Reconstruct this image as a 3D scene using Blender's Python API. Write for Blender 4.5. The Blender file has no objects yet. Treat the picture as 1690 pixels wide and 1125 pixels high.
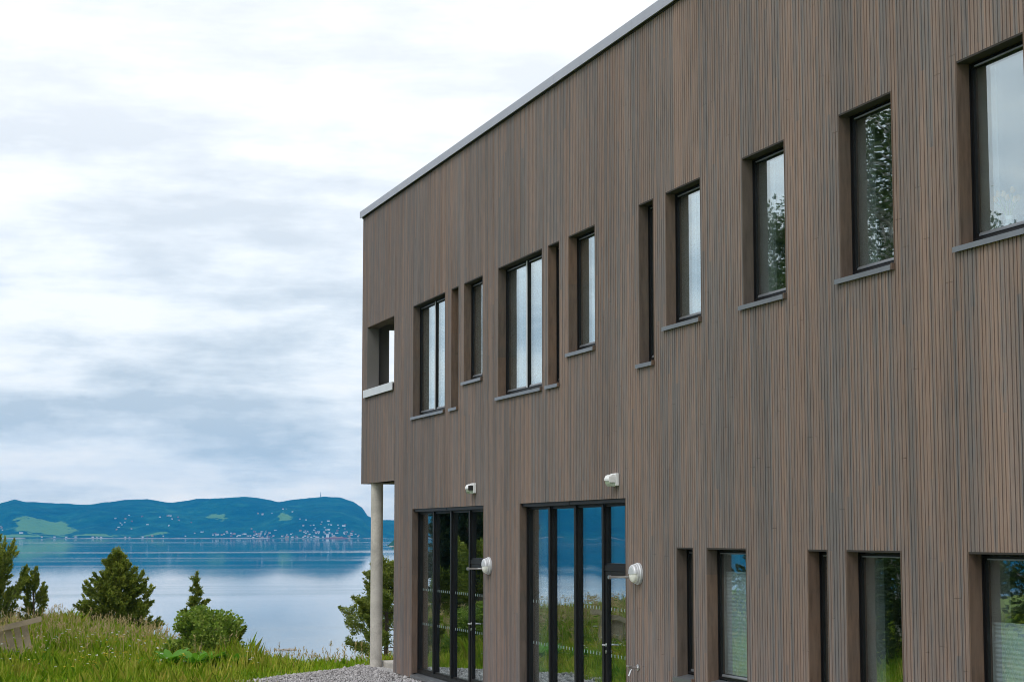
import bpy, math, random
import numpy as np
from mathutils import Vector, Matrix, noise as mnoise

R = math.radians
random.seed(7)
rng = np.random.default_rng(11)
sc = bpy.context.scene
col = sc.collection

# ------------------------------------------------------------------ camera
cam_data = bpy.data.cameras.new('camera')
cam_data.lens = 65.61
cam_data.sensor_width = 36.0
cam_data.clip_start = 0.1
cam_data.clip_end = 60000
cam = bpy.data.objects.new('camera', cam_data)
cam.location = (0, 0, 2.48)
cam.rotation_euler = (R(90 + 5.94), 0, R(-17.93))
col.objects.link(cam)
sc.camera = cam

# ------------------------------------------------------------------ world: overcast sky
SUN_EL, SUN_AZ = 52.0, 235.0        # azimuth clockwise from +Y
world = bpy.data.worlds.new('World')
sc.world = world
world.use_nodes = True
wn, wl = world.node_tree.nodes, world.node_tree.links
wn.clear()


def N(nodes, t, **kw):
    n = nodes.new(t)
    for k, v in kw.items():
        if k.startswith('i_'):
            key = k[2:]
            key = int(key) if key.isdigit() else key.replace('_', ' ')
            n.inputs[key].default_value = v
        else:
            setattr(n, k, v)
    return n


def ramp(nodes, stops, interp='LINEAR'):
    n = nodes.new('ShaderNodeValToRGB')
    cr = n.color_ramp
    cr.interpolation = interp
    while len(cr.elements) < len(stops):
        cr.elements.new(0.5)
    for e, (p, c) in zip(cr.elements, stops):
        e.position = p
        e.color = (c[0], c[1], c[2], 1) if hasattr(c, '__len__') else (c, c, c, 1)
    return n


def mth(nodes, links, op, a, b=None, clamp=False):
    n = nodes.new('ShaderNodeMath')
    n.operation = op
    n.use_clamp = clamp
    for i, v in enumerate((a, b)):
        if v is None:
            continue
        if isinstance(v, (int, float)):
            n.inputs[i].default_value = v
        else:
            links.new(v, n.inputs[i])
    return n.outputs[0]


def mixc(nodes, links, fac, a, b, blend='MIX'):
    n = nodes.new('ShaderNodeMix')
    n.data_type = 'RGBA'
    n.blend_type = blend
    for sock, v in ((n.inputs[0], fac), (n.inputs[6], a), (n.inputs[7], b)):
        if isinstance(v, (int, float)):
            sock.default_value = v
        elif isinstance(v, (tuple, list)):
            sock.default_value = (v[0], v[1], v[2], 1)
        else:
            links.new(v, sock)
    return n.outputs[2]


sky = N(wn, 'ShaderNodeTexSky', sky_type='NISHITA', sun_disc=False)
sky.sun_elevation = R(SUN_EL)
sky.sun_rotation = R(SUN_AZ)
sky.air_density = 1.0
tc = N(wn, 'ShaderNodeTexCoord')
sep = N(wn, 'ShaderNodeSeparateXYZ')
wl.new(tc.outputs['Generated'], sep.inputs[0])
zc_ = mth(wn, wl, 'MAXIMUM', sep.outputs[2], 0.0)
smap = N(wn, 'ShaderNodeMapping')
smap.inputs['Scale'].default_value = (1.0, 1.0, 5.4)
smap.inputs['Location'].default_value = (3.1, 0.7, 0.25)
wl.new(tc.outputs['Generated'], smap.inputs['Vector'])
n1 = N(wn, 'ShaderNodeTexNoise', i_Scale=5.8, i_Detail=10.0, i_Roughness=0.58, i_Distortion=0.1)
wl.new(smap.outputs[0], n1.inputs['Vector'])
n2 = N(wn, 'ShaderNodeTexNoise', i_Scale=15.0, i_Detail=8.0, i_Roughness=0.6, i_Distortion=0.1)
smap2 = N(wn, 'ShaderNodeMapping')
smap2.inputs['Scale'].default_value = (1.0, 1.0, 2.3)
wl.new(tc.outputs['Generated'], smap2.inputs['Vector'])
wl.new(smap2.outputs[0], n2.inputs['Vector'])
cl = mth(wn, wl, 'ADD', mth(wn, wl, 'MULTIPLY', n1.outputs[0], 0.68), mth(wn, wl, 'MULTIPLY', n2.outputs[0], 0.32))
# cloud thickness -> shade of grey; overcast skies brighten towards the zenith
clr = ramp(wn, [(0.40, (0.46, 0.54, 0.63)), (0.465, (0.63, 0.70, 0.78)), (0.52, (0.80, 0.85, 0.905)), (0.58, (0.93, 0.945, 0.96))])
wl.new(cl, clr.inputs[0])
zen = ramp(wn, [(0.0, (1.50, 1.32, 1.10)), (0.05, (1.14, 1.09, 1.02)), (0.12, (1.05, 1.04, 1.01)), (0.26, (1.09, 1.07, 1.045)), (1.0, (1.16, 1.14, 1.11))])
wl.new(zc_, zen.inputs[0])
lift = ramp(wn, [(0.0, 0.0), (0.08, 0.10), (0.15, 0.38), (0.24, 0.62), (1.0, 0.65)])
wl.new(zc_, lift.inputs[0])
ccol = mixc(wn, wl, lift.outputs[0], clr.outputs[0], (0.93, 0.95, 0.985))
ccol = mixc(wn, wl, 1.0, ccol, zen.outputs[0], 'MULTIPLY')
skyc = mixc(wn, wl, 1.0, sky.outputs[0], (0.10, 0.10, 0.10), 'MULTIPLY')
both = mixc(wn, wl, 0.95, skyc, ccol)
bg = N(wn, 'ShaderNodeBackground')
bg.inputs['Strength'].default_value = 1.0
wl.new(both, bg.inputs['Color'])
wo = N(wn, 'ShaderNodeOutputWorld')
wl.new(bg.outputs[0], wo.inputs['Surface'])

sun_d = bpy.data.lights.new('sun', 'SUN')
sun_d.energy = 1.1
sun_d.angle = R(25)
sun_d.color = (1.0, 0.96, 0.9)
sun = bpy.data.objects.new('sun', sun_d)
az, el = R(SUN_AZ), R(SUN_EL)
sdir = Vector((math.sin(az) * math.cos(el), math.cos(az) * math.cos(el), math.sin(el)))
sun.rotation_euler = sdir.to_track_quat('Z', 'Y').to_euler()
sun.location = sdir * 60
col.objects.link(sun)

sc.view_settings.view_transform = 'Standard'
sc.view_settings.look = 'None'
sc.view_settings.exposure = 0.3
sc.view_settings.gamma = 1.0
sc.view_settings.use_curve_mapping = False
sc.cycles.max_bounces = 8
sc.cycles.transparent_max_bounces = 16
sc.cycles.volume_bounces = 0
sc.cycles.use_denoising = True
sc.cycles.filter_width = 1.0
sc.cycles.sample_clamp_indirect = 4.0

# ------------------------------------------------------------------ materials
MATS = {}


def mat(name):
    m = bpy.data.materials.new(name)
    m.use_nodes = True
    nt = m.node_tree
    nt.nodes.clear()
    out = nt.nodes.new('ShaderNodeOutputMaterial')
    b = nt.nodes.new('ShaderNodeBsdfPrincipled')
    nt.links.new(b.outputs[0], out.inputs['Surface'])
    MATS[name] = m
    return m, nt.nodes, nt.links, b, out


def pos_nodes(nodes, links, scale=(1, 1, 1), loc=(0, 0, 0)):
    g = nodes.new('ShaderNodeNewGeometry')
    mp = nodes.new('ShaderNodeMapping')
    mp.inputs['Scale'].default_value = scale
    mp.inputs['Location'].default_value = loc
    links.new(g.outputs['Position'], mp.inputs['Vector'])
    return g, mp.outputs[0]


def noise_n(nodes, links, vec, scale, detail=4, rough=0.55, dist=0.0):
    n = N(nodes, 'ShaderNodeTexNoise')
    n.inputs['Scale'].default_value = scale
    n.inputs['Detail'].default_value = detail
    n.inputs['Roughness'].default_value = rough
    n.inputs['Distortion'].default_value = dist
    links.new(vec, n.inputs['Vector'])
    return n.outputs[0]


def bump(nodes, links, h, strength, dist, b):
    n = nodes.new('ShaderNodeBump')
    n.inputs['Strength'].default_value = strength
    n.inputs['Distance'].default_value = dist
    links.new(h, n.inputs['Height'])
    links.new(n.outputs[0], b.inputs['Normal'])
    return n


PITCH = 0.0625


def wood_mat(name, c_brown, c_grey, c_dark, per_slat=True, axis='Y', seed=0.0):
    m, nd, lk, b, out = mat(name)
    g, p = pos_nodes(nd, lk)
    sp = nd.new('ShaderNodeSeparateXYZ')
    lk.new(p, sp.inputs[0])
    # one tone per slat: index along the wall
    run = sp.outputs['XYZ'.index(axis)]
    idx = mth(nd, lk, 'FLOOR', mth(nd, lk, 'DIVIDE', run, PITCH))
    zi = mth(nd, lk, 'FLOOR', mth(nd, lk, 'DIVIDE', mth(nd, lk, 'ADD', sp.outputs[2], mth(nd, lk, 'MULTIPLY', mth(nd, lk, 'SINE', mth(nd, lk, 'MULTIPLY', idx, 12.9898)), 3.0)), 3.7))
    cb = nd.new('ShaderNodeCombineXYZ')
    lk.new(idx, cb.inputs[0])
    lk.new(zi, cb.inputs[1])
    wn_ = nd.new('ShaderNodeTexWhiteNoise')
    wn_.noise_dimensions = '3D'
    lk.new(cb.outputs[0], wn_.inputs['Vector'])
    # grain and weather along the board
    _, p1 = pos_nodes(nd, lk, (1, 9, 1.5) if axis == 'Y' else (9, 1, 1.5), (seed, seed, 0))
    grain = noise_n(nd, lk, p1, 2.2, 6, 0.62, 0.4)
    _, p2 = pos_nodes(nd, lk, (14, 90, 2.0) if axis == 'Y' else (90, 14, 2.0))
    fine = noise_n(nd, lk, p2, 1.4, 4, 0.6)
    _, p4 = pos_nodes(nd, lk, (1, 1, 0.35))
    blotch = noise_n(nd, lk, p4, 0.9, 3, 0.5)
    t = mth(nd, lk, 'ADD', mth(nd, lk, 'MULTIPLY', wn_.outputs[0], 0.40), mth(nd, lk, 'MULTIPLY', grain, 0.62))
    t = mth(nd, lk, 'ADD', t, mth(nd, lk, 'MULTIPLY', mth(nd, lk, 'SUBTRACT', blotch, 0.5), 0.35))
    r1 = ramp(nd, [(0.30, c_grey), (0.52, [(x + y) * 0.5 for x, y in zip(c_brown, c_grey)]), (0.74, c_brown)])
    lk.new(t, r1.inputs[0])
    c = r1.outputs[0]
    fr = ramp(nd, [(0.25, 0.55), (0.52, 1.0), (0.78, 1.3)])
    lk.new(fine, fr.inputs[0])
    c = mixc(nd, lk, 0.85, c, fr.outputs[0], 'MULTIPLY')
    _, p5 = pos_nodes(nd, lk, (1.3, 1.3, 0.16))
    wth = noise_n(nd, lk, p5, 1.0, 6, 0.62, 0.5)
    wr = ramp(nd, [(0.30, 0.80), (0.50, 1.0), (0.70, 1.18)])
    lk.new(wth, wr.inputs[0])
    c = mixc(nd, lk, 1.0, c, wr.outputs[0], 'MULTIPLY')
    # knots
    _, p3 = pos_nodes(nd, lk, (3, 15, 3.6) if axis == 'Y' else (15, 3, 3.6), (0.3, 0.1, seed))
    vo = nd.new('ShaderNodeTexVoronoi')
    vo.inputs['Scale'].default_value = 1.0
    lk.new(p3, vo.inputs['Vector'])
    kn = ramp(nd, [(0.05, 1.0), (0.15, 0.0)])
    lk.new(vo.outputs['Distance'], kn.inputs[0])
    sel = mth(nd, lk, 'GREATER_THAN', N_sep(nd, lk, vo.outputs['Color']), 0.62)
    c = mixc(nd, lk, mth(nd, lk, 'MULTIPLY', mth(nd, lk, 'MULTIPLY', kn.outputs[0], sel), 0.7), c, c_dark)
    lk.new(c, b.inputs['Base Color'])
    b.inputs['Roughness'].default_value = 0.78
    b.inputs['Specular IOR Level'].default_value = 0.3
    bump(nd, lk, fine, 0.35, 0.002, b)
    return m


def N_sep(nd, lk, colsock):
    s = nd.new('ShaderNodeSeparateColor')
    lk.new(colsock, s.inputs[0])
    return s.outputs[0]


def simple(name, color, rough=0.5, metal=0.0, var=0.12, vscale=3.0, bumpst=0.0, bscale=40, spec=0.5):
    m, nd, lk, b, out = mat(name)
    g, p = pos_nodes(nd, lk)
    n = noise_n(nd, lk, p, vscale, 5, 0.6)
    rr = ramp(nd, [(0.3, [max(0, c * (1 - var)) for c in color]), (0.7, [c * (1 + var) for c in color])])
    lk.new(n, rr.inputs[0])
    lk.new(rr.outputs[0], b.inputs['Base Color'])
    b.inputs['Roughness'].default_value = rough
    b.inputs['Metallic'].default_value = metal
    b.inputs['Specular IOR Level'].default_value = spec
    if bumpst:
        n2_ = noise_n(nd, lk, p, bscale, 4, 0.6)
        bump(nd, lk, n2_, bumpst, 0.01, b)
    return m


wood_mat('clad', (0.246, 0.174, 0.142), (0.158, 0.146, 0.146), (0.05, 0.034, 0.028))
wood_mat('clad_gable', (0.246, 0.174, 0.142), (0.158, 0.146, 0.146), (0.05, 0.034, 0.028), axis='X')
wood_mat('reveal_wood', (0.145, 0.093, 0.066), (0.098, 0.078, 0.066), (0.03, 0.022, 0.018), seed=3.1)
simple('backing', (0.03, 0.025, 0.022), 0.9)
simple('frame_black', (0.007, 0.007, 0.008), 0.45, 0.0, 0.2, 6, spec=0.25)
simple('flashing', (0.20, 0.215, 0.235), 0.34, 0.6, 0.10, 4)
simple('coping', (0.33, 0.35, 0.41), 0.42, 0.3, 0.06, 1.5)
simple('loggia_grey', (0.15, 0.143, 0.136), 0.8, 0, 0.08, 2)
simple('loggia_sill', (0.66, 0.69, 0.73), 0.4, 0.1, 0.05)
simple('interior', (0.42, 0.41, 0.39), 0.85, 0, 0.05)
simple('interior_floor', (0.16, 0.13, 0.10), 0.5, 0, 0.1)
simple('steel', (0.62, 0.63, 0.64), 0.28, 0.9, 0.05)
simple('lamp_grey', (0.62, 0.64, 0.67), 0.4, 0.3, 0.05)
simple('white_plastic', (0.78, 0.79, 0.80), 0.35, 0, 0.04)
simple('opal', (0.80, 0.80, 0.76), 0.25, 0, 0.03)
simple('lens_green', (0.38, 0.45, 0.36), 0.12, 0, 0.25, 60)
simple('rubber', (0.02, 0.02, 0.02), 0.7)
simple('blind', (0.88, 0.90, 0.92), 0.8, 0, 0.03)
simple('yellow_petal', (0.75, 0.38, 0.02), 0.5)
simple('white_paint', (0.75, 0.75, 0.73), 0.7)
simple('roof_red', (0.28, 0.09, 0.06), 0.8)
simple('roof_dark', (0.06, 0.06, 0.065), 0.8)
simple('house_red', (0.30, 0.06, 0.04), 0.8)
simple('house_ochre', (0.45, 0.30, 0.10), 0.8)
simple('dash_white', (0.28, 0.37, 0.37), 0.5)


def concrete(name, base):
    m, nd, lk, b, out = mat(name)
    g, p = pos_nodes(nd, lk)
    n = noise_n(nd, lk, p, 2.4, 6, 0.6, 0.6)
    n_f = noise_n(nd, lk, p, 38, 4, 0.6)
    t = mth(nd, lk, 'ADD', mth(nd, lk, 'MULTIPLY', n, 0.7), mth(nd, lk, 'MULTIPLY', n_f, 0.3))
    rr = ramp(nd, [(0.32, [c * 0.6 for c in base]), (0.55, base), (0.72, [c * 1.18 for c in base])])
    lk.new(t, rr.inputs[0])
    lk.new(rr.outputs[0], b.inputs['Base Color'])
    b.inputs['Roughness'].default_value = 0.85
    bump(nd, lk, n_f, 0.3, 0.004, b)
    return m


concrete('concrete', (0.57, 0.54, 0.49))
concrete('weathered_wood', (0.38, 0.31, 0.22))
concrete('rock', (0.30, 0.27, 0.24))


def glass_mat(name, tint):
    m, nd, lk, b, out = mat(name)
    nd.remove(b)
    g, p = pos_nodes(nd, lk, (1, 1, 0.7))
    wv = noise_n(nd, lk, p, 1.5, 1, 0.4)
    bp = nd.new('ShaderNodeBump')
    bp.inputs['Strength'].default_value = 0.17
    bp.inputs['Distance'].default_value = 0.012
    lk.new(wv, bp.inputs['Height'])
    lw = nd.new('ShaderNodeLayerWeight')
    lw.inputs['Blend'].default_value = 0.5
    f = mth(nd, lk, 'POWER', lw.outputs['Facing'], 1.25)
    f = mth(nd, lk, 'ADD', mth(nd, lk, 'MULTIPLY', f, 0.74), 0.06, True)
    tr = nd.new('ShaderNodeBsdfTransparent')
    tr.inputs['Color'].default_value = (*tint, 1)
    gl = nd.new('ShaderNodeBsdfGlossy')
    gl.inputs['Roughness'].default_value = 0.0
    gl.inputs['Color'].default_value = (0.89, 0.985, 1.0, 1)
    lk.new(bp.outputs[0], gl.inputs['Normal'])
    mx = nd.new('ShaderNodeMixShader')
    lk.new(f, mx.inputs[0])
    lk.new(tr.outputs[0], mx.inputs[1])
    lk.new(gl.outputs[0], mx.inputs[2])
    lk.new(mx.outputs[0], out.inputs['Surface'])
    return m


glass_mat('glass', (0.86, 0.92, 0.94))


def leaf_mat(name, c1, c2, c3, trans=0.25, gloss=0.35, pw=0.4, ps=2.6):
    m, nd, lk, b, out = mat(name)
    g = nd.new('ShaderNodeNewGeometry')
    r = ramp(nd, [(0.0, c1), (0.5, c2), (1.0, c3)])
    nz = noise_n(nd, lk, g.outputs['Position'], ps, 3, 0.5)
    nzr = ramp(nd, [(0.3, 0.0), (0.7, 1.0)])
    lk.new(nz, nzr.inputs[0])
    nz = nzr.outputs[0]
    t = mth(nd, lk, 'ADD', mth(nd, lk, 'MULTIPLY', g.outputs['Random Per Island'], 1 - pw), mth(nd, lk, 'MULTIPLY', nz, pw))
    lk.new(t, r.inputs[0])
    lk.new(r.outputs[0], b.inputs['Base Color'])
    b.inputs['Roughness'].default_value = 0.55
    b.inputs['Specular IOR Level'].default_value = gloss
    t_ = nd.new('ShaderNodeBsdfTranslucent')
    lk.new(r.outputs[0], t_.inputs['Color'])
    mx = nd.new('ShaderNodeMixShader')
    mx.inputs[0].default_value = trans
    lk.new(b.outputs[0], mx.inputs[1])
    lk.new(t_.outputs[0], mx.inputs[2])
    lk.new(mx.outputs[0], out.inputs['Surface'])
    return m


leaf_mat('juniper_leaf', (0.060, 0.105, 0.014), (0.180, 0.240, 0.030), (0.400, 0.420, 0.070), 0.42)
leaf_mat('pine_leaf', (0.075, 0.125, 0.022), (0.200, 0.260, 0.045), (0.380, 0.400, 0.085), 0.45)
leaf_mat('bush_leaf', (0.070, 0.150, 0.012), (0.200, 0.310, 0.034), (0.430, 0.490, 0.110), 0.4)
leaf_mat('birch_leaf', (0.030, 0.060, 0.012), (0.060, 0.100, 0.020), (0.100, 0.140, 0.030), 0.3)
leaf_mat('spruce_leaf', (0.012, 0.028, 0.012), (0.022, 0.045, 0.016), (0.045, 0.070, 0.020), 0.15)
leaf_mat('grass_blade', (0.080, 0.270, 0.006), (0.330, 0.480, 0.022), (0.740, 0.600, 0.150), 0.45, 0.35, 0.6, 0.8)
leaf_mat('hay', (0.30, 0.26, 0.09), (0.48, 0.37, 0.17), (0.62, 0.48, 0.30), 0.4)
leaf_mat('petal_white', (0.75, 0.75, 0.72), (0.8, 0.8, 0.78), (0.82, 0.82, 0.8), 0.2)
leaf_mat('petal_violet', (0.20, 0.16, 0.45), (0.25, 0.2, 0.5), (0.32, 0.22, 0.45), 0.2)
leaf_mat('petal_yellow', (0.55, 0.42, 0.02), (0.6, 0.45, 0.03), (0.6, 0.5, 0.04), 0.2)
leaf_mat('dock_leaf', (0.060, 0.220, 0.008), (0.120, 0.330, 0.018), (0.220, 0.430, 0.035), 0.4)
leaf_mat('stone_chips', (0.17, 0.163, 0.166), (0.34, 0.325, 0.33), (0.58, 0.565, 0.57), 0.0, 0.2)
simple('bark', (0.11, 0.085, 0.065), 0.9, 0, 0.3, 8, 0.6, 30)
simple('birch_bark', (0.45, 0.43, 0.40), 0.8, 0, 0.45, 6, 0.3, 30)


def ground_mats():
    m, nd, lk, b, out = mat('soil_grass')
    g, p = pos_nodes(nd, lk)
    n = noise_n(nd, lk, p, 0.5, 6, 0.6)
    n_f = noise_n(nd, lk, p, 9, 5, 0.65)
    rr = ramp(nd, [(0.3, (0.07, 0.13, 0.010)), (0.5, (0.14, 0.20, 0.018)), (0.62, (0.20, 0.18, 0.04)), (0.72, (0.17, 0.12, 0.06))])
    lk.new(mth(nd, lk, 'ADD', mth(nd, lk, 'MULTIPLY', n, 0.6), mth(nd, lk, 'MULTIPLY', n_f, 0.4)), rr.inputs[0])
    lk.new(rr.outputs[0], b.inputs['Base Color'])
    b.inputs['Roughness'].default_value = 0.95
    bump(nd, lk, n_f, 0.8, 0.05, b)
    m, nd, lk, b, out = mat('gravel')
    g, p = pos_nodes(nd, lk)
    vo = nd.new('ShaderNodeTexVoronoi')
    vo.inputs['Scale'].default_value = 26
    lk.new(p, vo.inputs['Vector'])
    rr = ramp(nd, [(0.0, (0.22, 0.215, 0.215)), (0.5, (0.40, 0.39, 0.39)), (1.0, (0.62, 0.61, 0.61))])
    lk.new(N_sep(nd, lk, vo.outputs['Color']), rr.inputs[0])
    lk.new(rr.outputs[0], b.inputs['Base Color'])
    b.inputs['Roughness'].default_value = 0.9
    bump(nd, lk, vo.outputs['Distance'], 1.0, 0.03, b)
    # fjord: calm water with long streaks of rougher, wind-touched surface
    m, nd, lk, b, out = mat('water')
    b.inputs['Base Color'].default_value = (0.006, 0.045, 0.075, 1)
    b.inputs['IOR'].default_value = 1.5
    _, p1 = pos_nodes(nd, lk, (0.0008, 0.006, 1))
    st = noise_n(nd, lk, p1, 1.0, 5, 0.6, 0.3)
    rr = ramp(nd, [(0.42, 0.02), (0.56, 0.05), (0.66, 0.13)])
    lk.new(st, rr.inputs[0])
    lk.new(rr.outputs[0], b.inputs['Roughness'])
    _, p2 = pos_nodes(nd, lk, (0.22, 0.5, 1))
    wv = noise_n(nd, lk, p2, 1.0, 3, 0.5)
    bump(nd, lk, wv, 0.02, 0.25, b)
    # far forested hills with meadows
    m, nd, lk, b, out = mat('forest_hill')
    g, p = pos_nodes(nd, lk)
    _, pn = pos_nodes(nd, lk, (0.004, 0.004, 0.012))
    n = noise_n(nd, lk, pn, 1.0, 6, 0.6)
    _, pf = pos_nodes(nd, lk, (0.014, 0.014, 0.03))
    nf = noise_n(nd, lk, pf, 1.0, 5, 0.65)
    rr = ramp(nd, [(0.36, (0.001, 0.006, 0.008)), (0.48, (0.006, 0.034, 0.026)), (0.56, (0.012, 0.06, 0.034)), (0.66, (0.035, 0.115, 0.05))])
    lk.new(mth(nd, lk, 'ADD', mth(nd, lk, 'MULTIPLY', n, 0.5), mth(nd, lk, 'MULTIPLY', nf, 0.5)), rr.inputs[0])
    at = nd.new('ShaderNodeAttribute')
    at.attribute_name = 'meadow'
    edge = mth(nd, lk, 'ADD', at.outputs['Fac'], mth(nd, lk, 'MULTIPLY', mth(nd, lk, 'SUBTRACT', nf, 0.5), 1.3))
    em = ramp(nd, [(0.44, 0.0), (0.52, 1.0)])
    lk.new(edge, em.inputs[0])
    c = mixc(nd, lk, em.outputs[0], rr.outputs[0], (0.12, 0.22, 0.04))
    spz = nd.new('ShaderNodeSeparateXYZ')
    lk.new(g.outputs['Position'], spz.inputs[0])
    sh = mth(nd, lk, 'LESS_THAN', mth(nd, lk, 'ADD', spz.outputs[2], mth(nd, lk, 'MULTIPLY', mth(nd, lk, 'SUBTRACT', n, 0.5), 14.0)), -8.2)
    c = mixc(nd, lk, sh, c, (0.34, 0.29, 0.26))
    lk.new(c, b.inputs['Base Color'])
    b.inputs['Roughness'].default_value = 1.0
    b.inputs['Specular IOR Level'].default_value = 0.05
    bump(nd, lk, nf, 1.0, 25.0, b)


ground_mats()


# ------------------------------------------------------------------ mesh helpers
def link(o, parent=None):
    col.objects.link(o)
    if parent is not None:
        o.parent = parent
    return o


def tag(o, label=None, cat=None, group=None, kind=None):
    if label:
        o['label'] = label
    if cat:
        o['category'] = cat
    if group:
        o['group'] = group
    if kind:
        o['kind'] = kind
    return o


def empty(name, loc=(0, 0, 0), parent=None):
    o = bpy.data.objects.new(name, None)
    o.empty_display_size = 0.2
    o.location = loc
    return link(o, parent)


class MB:
    """collects simple solids; build() links them as one mesh object"""

    def __init__(s):
        s.v, s.f = [], []

    def add(s, vs, fs):
        o = len(s.v)
        s.v.extend([tuple(p) for p in vs])
        s.f.extend([tuple(i + o for i in q) for q in fs])
        return s

    def box(s, x0, x1, y0, y1, z0, z1):
        vs = [(x0, y0, z0), (x1, y0, z0), (x1, y1, z0), (x0, y1, z0), (x0, y0, z1), (x1, y0, z1), (x1, y1, z1), (x0, y1, z1)]
        return s.add(vs, [(0, 3, 2, 1), (4, 5, 6, 7), (0, 1, 5, 4), (1, 2, 6, 5), (2, 3, 7, 6), (3, 0, 4, 7)])

    def prism_z(s, prof, z0, z1):
        n = len(prof)
        vs = [(x, y, z0) for x, y in prof] + [(x, y, z1) for x, y in prof]
        fs = [(i, (i + 1) % n, n + (i + 1) % n, n + i) for i in range(n)] + [tuple(range(n - 1, -1, -1)), tuple(range(n, 2 * n))]
        return s.add(vs, fs)

    def prism_y(s, prof, y0, y1):          # profile in (x, z)
        n = len(prof)
        vs = [(x, y0, z) for x, z in prof] + [(x, y1, z) for x, z in prof]
        fs = [(i, (i + 1) % n, n + (i + 1) % n, n + i) for i in range(n)] + [tuple(range(n - 1, -1, -1)), tuple(range(n, 2 * n))]
        return s.add(vs, fs)

    def tube(s, pts, rad, n=8, cap=True):
        pts = [Vector(p) for p in pts]
        if not hasattr(rad, '__len__'):
            rad = [rad] * len(pts)
        o = len(s.v)
        for i, p in enumerate(pts):
            t = (pts[min(i + 1, len(pts) - 1)] - pts[max(i - 1, 0)])
            t = t.normalized() if t.length > 1e-9 else Vector((0, 0, 1))
            a = t.orthogonal().normalized() if i == 0 else (a - t * a.dot(t)).normalized()
            bb = t.cross(a)
            for k in range(n):
                w = 2 * math.pi * k / n
                s.v.append(tuple(p + (a * math.cos(w) + bb * math.sin(w)) * rad[i]))
        for i in range(len(pts) - 1):
            for k in range(n):
                k2 = (k + 1) % n
                s.f.append((o + i * n + k, o + i * n + k2, o + (i + 1) * n + k2, o + (i + 1) * n + k))
        if cap:
            s.f.append(tuple(o + k for k in range(n - 1, -1, -1)))
            s.f.append(tuple(o + (len(pts) - 1) * n + k for k in range(n)))
        return s

    def lathe_x(s, prof, c, n=28, a0=0.0, a1=2 * math.pi):
        """profile of (outward distance along -X, radius) about the point c"""
        full = abs(a1 - a0 - 2 * math.pi) < 1e-6
        m = n if full else n + 1
        o = len(s.v)
        for (h, r) in prof:
            for k in range(m):
                w = a0 + (a1 - a0) * k / n
                s.v.append((c[0] - h, c[1] + r * math.cos(w), c[2] + r * math.sin(w)))
        for i in range(len(prof) - 1):
            for k in range(n):
                k2 = (k + 1) % m
                s.f.append((o + i * m + k, o + (i + 1) * m + k, o + (i + 1) * m + k2, o + i * m + k2))
        return s

    def build(s, name, material, parent=None, smooth=False, bevel=0.0):
        me = bpy.data.meshes.new(name)
        me.from_pydata(s.v, [], s.f)
        me.update()
        ms = material if isinstance(material, (list, tuple)) else [material]
        for q in ms:
            me.materials.append(MATS[q])
        if smooth:
            me.polygons.foreach_set('use_smooth', [True] * len(me.polygons))
        o = bpy.data.objects.new(name, me)
        link(o, parent)
        if bevel:
            md = o.modifiers.new('bevel', 'BEVEL')
            md.width = bevel
            md.segments = 2
            md.limit_method = 'ANGLE'
        return o


def quads_mesh(name, V, material, parent=None, nper=4):
    """V: (n, nper, 3) array of separate faces"""
    n = V.shape[0]
    me = bpy.data.meshes.new(name)
    me.vertices.add(n * nper)
    me.vertices.foreach_set('co', V.reshape(-1).astype(np.float32))
    me.loops.add(n * nper)
    me.loops.foreach_set('vertex_index', np.arange(n * nper, dtype=np.int32))
    me.polygons.add(n)
    me.polygons.foreach_set('loop_start', np.arange(n, dtype=np.int32) * nper)
    me.update(calc_edges=True)
    me.materials.append(MATS[material])
    o = bpy.data.objects.new(name, me)
    return link(o, parent)


def leaf_quads(P, D, length, width):
    """diamond leaves at P pointing along D (n,3)"""
    n = len(P)
    D = D / np.maximum(np.linalg.norm(D, axis=1, keepdims=True), 1e-6)
    r = rng.normal(size=(n, 3))
    S = np.cross(D, r)
    S /= np.maximum(np.linalg.norm(S, axis=1, keepdims=True), 1e-6)
    L = (np.asarray(length) * rng.uniform(0.7, 1.3, n))[:, None]
    Wd = (np.asarray(width) * rng.uniform(0.7, 1.3, n))[:, None]
    V = np.empty((n, 4, 3))
    V[:, 0] = P
    V[:, 1] = P + D * L * 0.45 + S * Wd * 0.5
    V[:, 2] = P + D * L
    V[:, 3] = P + D * L * 0.45 - S * Wd * 0.5
    return V


# ------------------------------------------------------------------ ground, water, hills
D = 8.66            # outer face of the facade cladding, facade runs along Y
WATER_Z = -9.5


def sstep(a, b, x):
    t = np.clip((np.asarray(x, float) - a) / (b - a), 0, 1)
    return t * t * (3 - 2 * t)


def bank_y(x):
    return 55.5 - 1.75 * np.clip(np.asarray(x, float) - 3, -3, 6.5)


def ground_z(x, y):
    x = np.asarray(x, float)
    y = np.asarray(y, float)
    z = -0.16 + 0.10 * sstep(7.5, 2.5, x) * sstep(35, 42, y)
    z = z + 0.05 * np.sin(x * 0.9 + 1.0) * np.sin(y * 0.7) * sstep(8, 5, x)
    z = z + 0.45 * sstep(1.0, -8.0, x) * sstep(30, 46, y)
    z = z - 0.50 * sstep(4.6, 8.2, x) * sstep(36.8, 41.0, y)
    z = z - 0.12 * sstep(38, 46, y)
    d = y - bank_y(x)
    z = z - np.where(d > 0, 0.24 * d * sstep(0, 6, d) + 0.02 * d, 0)
    return np.maximum(z, -14)


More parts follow.
